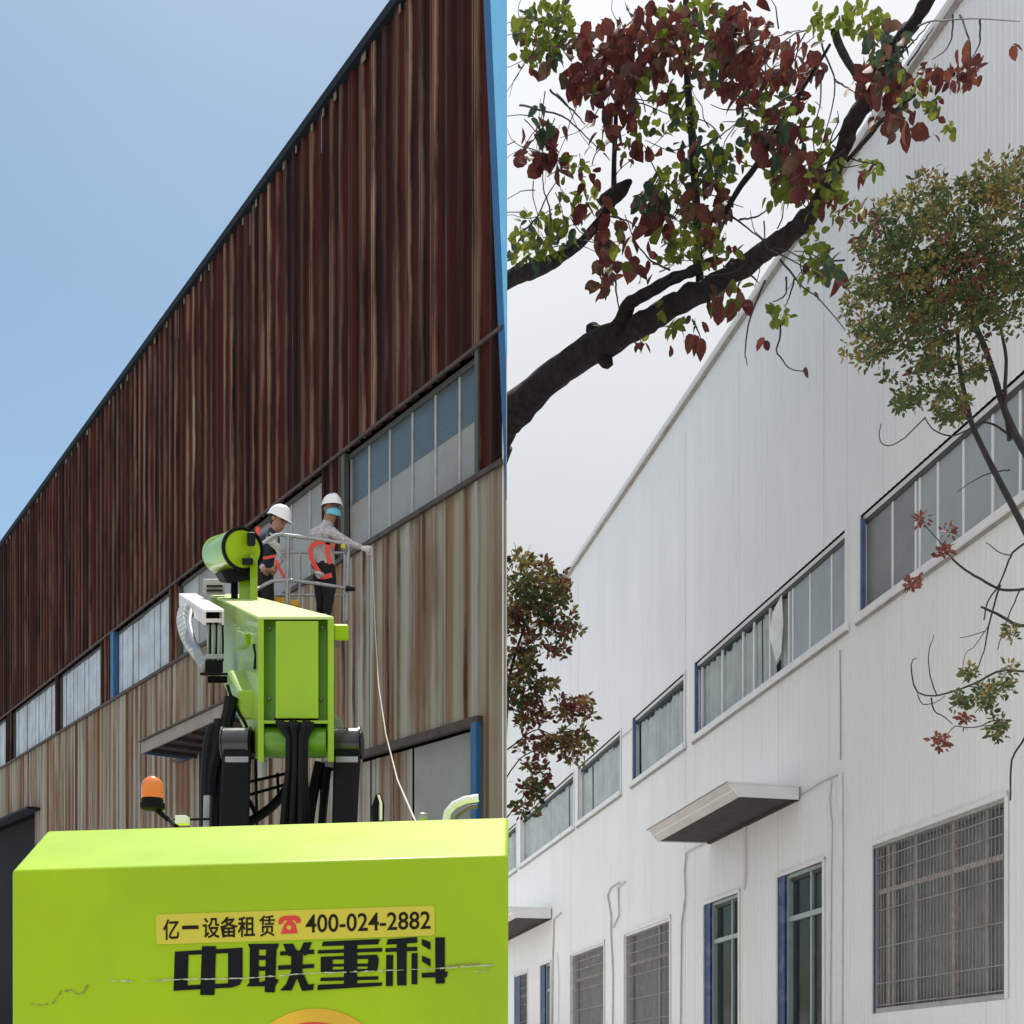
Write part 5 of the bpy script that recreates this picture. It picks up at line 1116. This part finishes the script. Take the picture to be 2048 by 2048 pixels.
blobs = [(1860, 400, 50, 50, 260, 'o'), (1925, 420, 60, 60, 380, 'g'), (1985, 370, 40, 50, 260, 'o'), (2030, 380, 40, 70, 300, 'o'), (1800, 440, 55, 45, 260, 'g'), (1840, 500, 70, 60, 560, 'g'), (1930, 510, 80, 70, 700, 'g'), (2010, 500, 50, 80, 520, 'g'),
         (1755, 490, 45, 45, 220, 'g'), (1760, 560, 55, 50, 300, 'g'), (1840, 590, 80, 50, 640, 'g'), (1930, 600, 80, 45, 560, 'g'), (2010, 610, 45, 60, 320, 'g'), (1735, 620, 45, 45, 220, 'g'), (1800, 660, 60, 40, 280, 'g'), (1720, 700, 30, 28, 110, 'o'),
         (1760, 700, 25, 20, 80, 'g'), (1865, 660, 40, 40, 160, 'g'), (1855, 720, 45, 35, 180, 'g'), (1870, 770, 55, 45, 260, 'g'), (1815, 790, 30, 30, 110, 'g'), (1905, 820, 35, 30, 150, 'g'), (1770, 755, 12, 8, 16, 'g'), (1945, 700, 25, 60, 110, 'g'), (1960, 745, 20, 14, 40, 'g'),
         (2080, 450, 60, 150, 500, 'g'), (1935, 1345, 10, 12, 26, 'g'), (1918, 1403, 15, 18, 40, 'g'), (1965, 1400, 16, 18, 50, 'g'), (1990, 1395, 20, 28, 90, 'g'), (1995, 1460, 14, 22, 60, 'g'), (2015, 1360, 8, 40, 40, 'o'), (1962, 1375, 8, 8, 14, 'g'), (2022, 1270, 8, 14, 22, 'o'),
         (1932, 1440, 12, 10, 20, 'r'), (1882, 1482, 11, 11, 30, 'r'), (1824, 1168, 13, 12, 26, 'r'), (1888, 1103, 10, 9, 20, 'r'), (1838, 1040, 14, 8, 16, 'r'), (1897, 1060, 10, 8, 14, 'r'), (1880, 560, 60, 40, 40, 'r'), (1940, 540, 40, 40, 40, 'r'), (1960, 610, 30, 60, 40, 'r')]
tw2 = [([(2110, 1180), (2060, 1080), (2019, 1000), (1975, 915), (1945, 850), (1930, 790), (1918, 720), (1915, 655)], 9, 4), ([(1945, 850), (1915, 800), (1890, 765)], 6, 3), ([(2120, 1000), (2060, 920), (2012, 830), (1985, 740), (1960, 670), (1935, 620), (1915, 580)], 11, 4),
       ([(2020, 880), (2010, 800), (2012, 720), (2000, 650)], 6, 3), ([(1870, 660), (1890, 745), (1940, 740), (1985, 742)], 2, 1.5), ([(2019, 870), (1990, 850), (1965, 845), (1935, 860), (1905, 872), (1870, 862), (1850, 835)], 3, 1.2), ([(1850, 835), (1810, 875), (1785, 890), (1765, 888), (1758, 870), (1762, 848)], 1.6, 1),
       ([(2019, 940), (1985, 945), (1940, 965), (1915, 985)], 2, 1), ([(2100, 1230), (2045, 1252), (1995, 1228), (1962, 1214)], 5, 2.5), ([(2070, 1175), (2020, 1180), (1992, 1175), (1960, 1157), (1930, 1140), (1905, 1118)], 4, 2.5), ([(1905, 1118), (1880, 1085), (1850, 1050)], 1.8, 1),
       ([(2060, 1080), (2030, 1100), (2018, 1120), (2000, 1165), (1975, 1205), (1968, 1240)], 3, 1.6), ([(2022, 1110), (2000, 1105), (1972, 1085)], 1.8, 1), ([(2000, 1170), (1980, 1240), (1968, 1300), (1953, 1345)], 2.6, 1), ([(2090, 1350), (2022, 1340), (1985, 1347), (1955, 1365), (1900, 1385), (1865, 1392), (1835, 1385), (1825, 1355), (1822, 1325), (1832, 1316)], 3.4, 1),
       ([(1873, 1390), (1860, 1350), (1858, 1305), (1868, 1270)], 1.8, 1), ([(1862, 1395), (1868, 1420), (1890, 1435), (1905, 1448)], 2, 1), ([(1835, 1388), (1845, 1408), (1870, 1405), (1890, 1392)], 1.4, 1), ([(2020, 1440), (1985, 1442), (1950, 1455), (1910, 1452)], 2, 1), ([(1910, 1452), (1900, 1462), (1885, 1480)], 1.4, 1),
       ([(2015, 1360), (1990, 1385), (1950, 1425)], 1.8, 1.2), ([(2040, 1180), (2010, 1250), (1995, 1300)], 2, 1), ([(1978, 1250), (1950, 1290), (1930, 1310), (1925, 1340)], 1.2, .8), ([(1970, 1262), (1940, 1272), (1920, 1275)], 1.2, .8), ([(2090, 1300), (2060, 1450), (2024, 1520), (2021, 1600)], 3, 2)]
smalltree(T2, blobs, ZT, .55, 10.5, mxs, tw2, dens=3.1)
mb = MB(); bx = P(2150, 0, 8).x; mb.tube([(bx, 8, 0), (bx - .02, 8, 2.5), P(2130, 1200, 8), P(2120, 1000, 8)], [.13, .10, .07, .035], 12); mb.build('trunk', M['bark'], T2, smooth=True, angle=80)
T3 = thing('autumn_tree', 'slim reddish brown tree before the far end of the white wall', 'tree', (P(1002, 0, 22).x, 22, 0))
mx3 = {'g': [('s_green', .5), ('s_olive', .22), ('s_red', .28)], 'o': [('s_olive', .6), ('s_green', .2), ('s_red', .2)], 'r': [('s_red', .55), ('s_olive', .25), ('s_green', .2)]}
bl3 = [(1060, 1150, 45, 40, 260, 'o'), (1080, 1190, 50, 45, 300, 'g'), (1105, 1220, 38, 40, 220, 'g'), (1060, 1240, 45, 40, 280, 'g'), (1125, 1165, 12, 14, 40, 'r'), (1140, 1262, 20, 12, 50, 'g'), (1070, 1290, 40, 20, 80, 'r'), (1112, 1305, 20, 10, 34, 'g'), (1045, 1330, 20, 40, 120, 'o'), (1065, 1370, 25, 35, 130, 'g'),
       (1093, 1372, 12, 10, 24, 'o'), (1055, 1420, 22, 25, 80, 'r'), (1050, 1440, 16, 12, 40, 'g'), (1085, 1435, 18, 10, 30, 'r'), (1120, 1415, 25, 18, 50, 'r'), (1155, 1430, 26, 24, 130, 'r'), (1165, 1405, 12, 12, 34, 'r'), (1145, 1470, 26, 16, 60, 'g'), (1060, 1490, 30, 18, 60, 'r'), (1110, 1490, 40, 12, 60, 'r'), (1145, 1510, 20, 22, 60, 'r'),
       (1175, 1490, 10, 12, 26, 'r'), (1075, 1530, 26, 22, 70, 'r'), (1060, 1570, 26, 24, 70, 'g'), (1080, 1575, 22, 16, 50, 'r'), (1050, 1610, 18, 20, 50, 'g'), (1010, 1300, 25, 150, 300, 'g')]
tw3 = [([(1002, 1700), (1010, 1500), (1020, 1350), (1050, 1250), (1070, 1180)], 6, 2), ([(1015, 1500), (1070, 1460), (1110, 1470), (1150, 1440)], 2, 1), ([(1020, 1400), (1060, 1300), (1100, 1290), (1130, 1270)], 2, 1), ([(1010, 1560), (1050, 1510), (1120, 1495), (1170, 1490)], 2, 1), ([(1010, 1640), (1050, 1590), (1090, 1560)], 2, 1), ([(1060, 1250), (1100, 1220), (1128, 1170)], 2, 1)]
smalltree(T3, bl3, 22.0, .7, 12, mx3, tw3, dens=2.3)
mb = MB(); mb.tube([(WL[T3].x, 22, 0), (WL[T3].x, 22, 3), P(1002, 1700, 22), P(1004, 1600, 22)], [.14, .12, .09, .06], 12); mb.build('trunk', M['bark'], T3, smooth=True, angle=80)
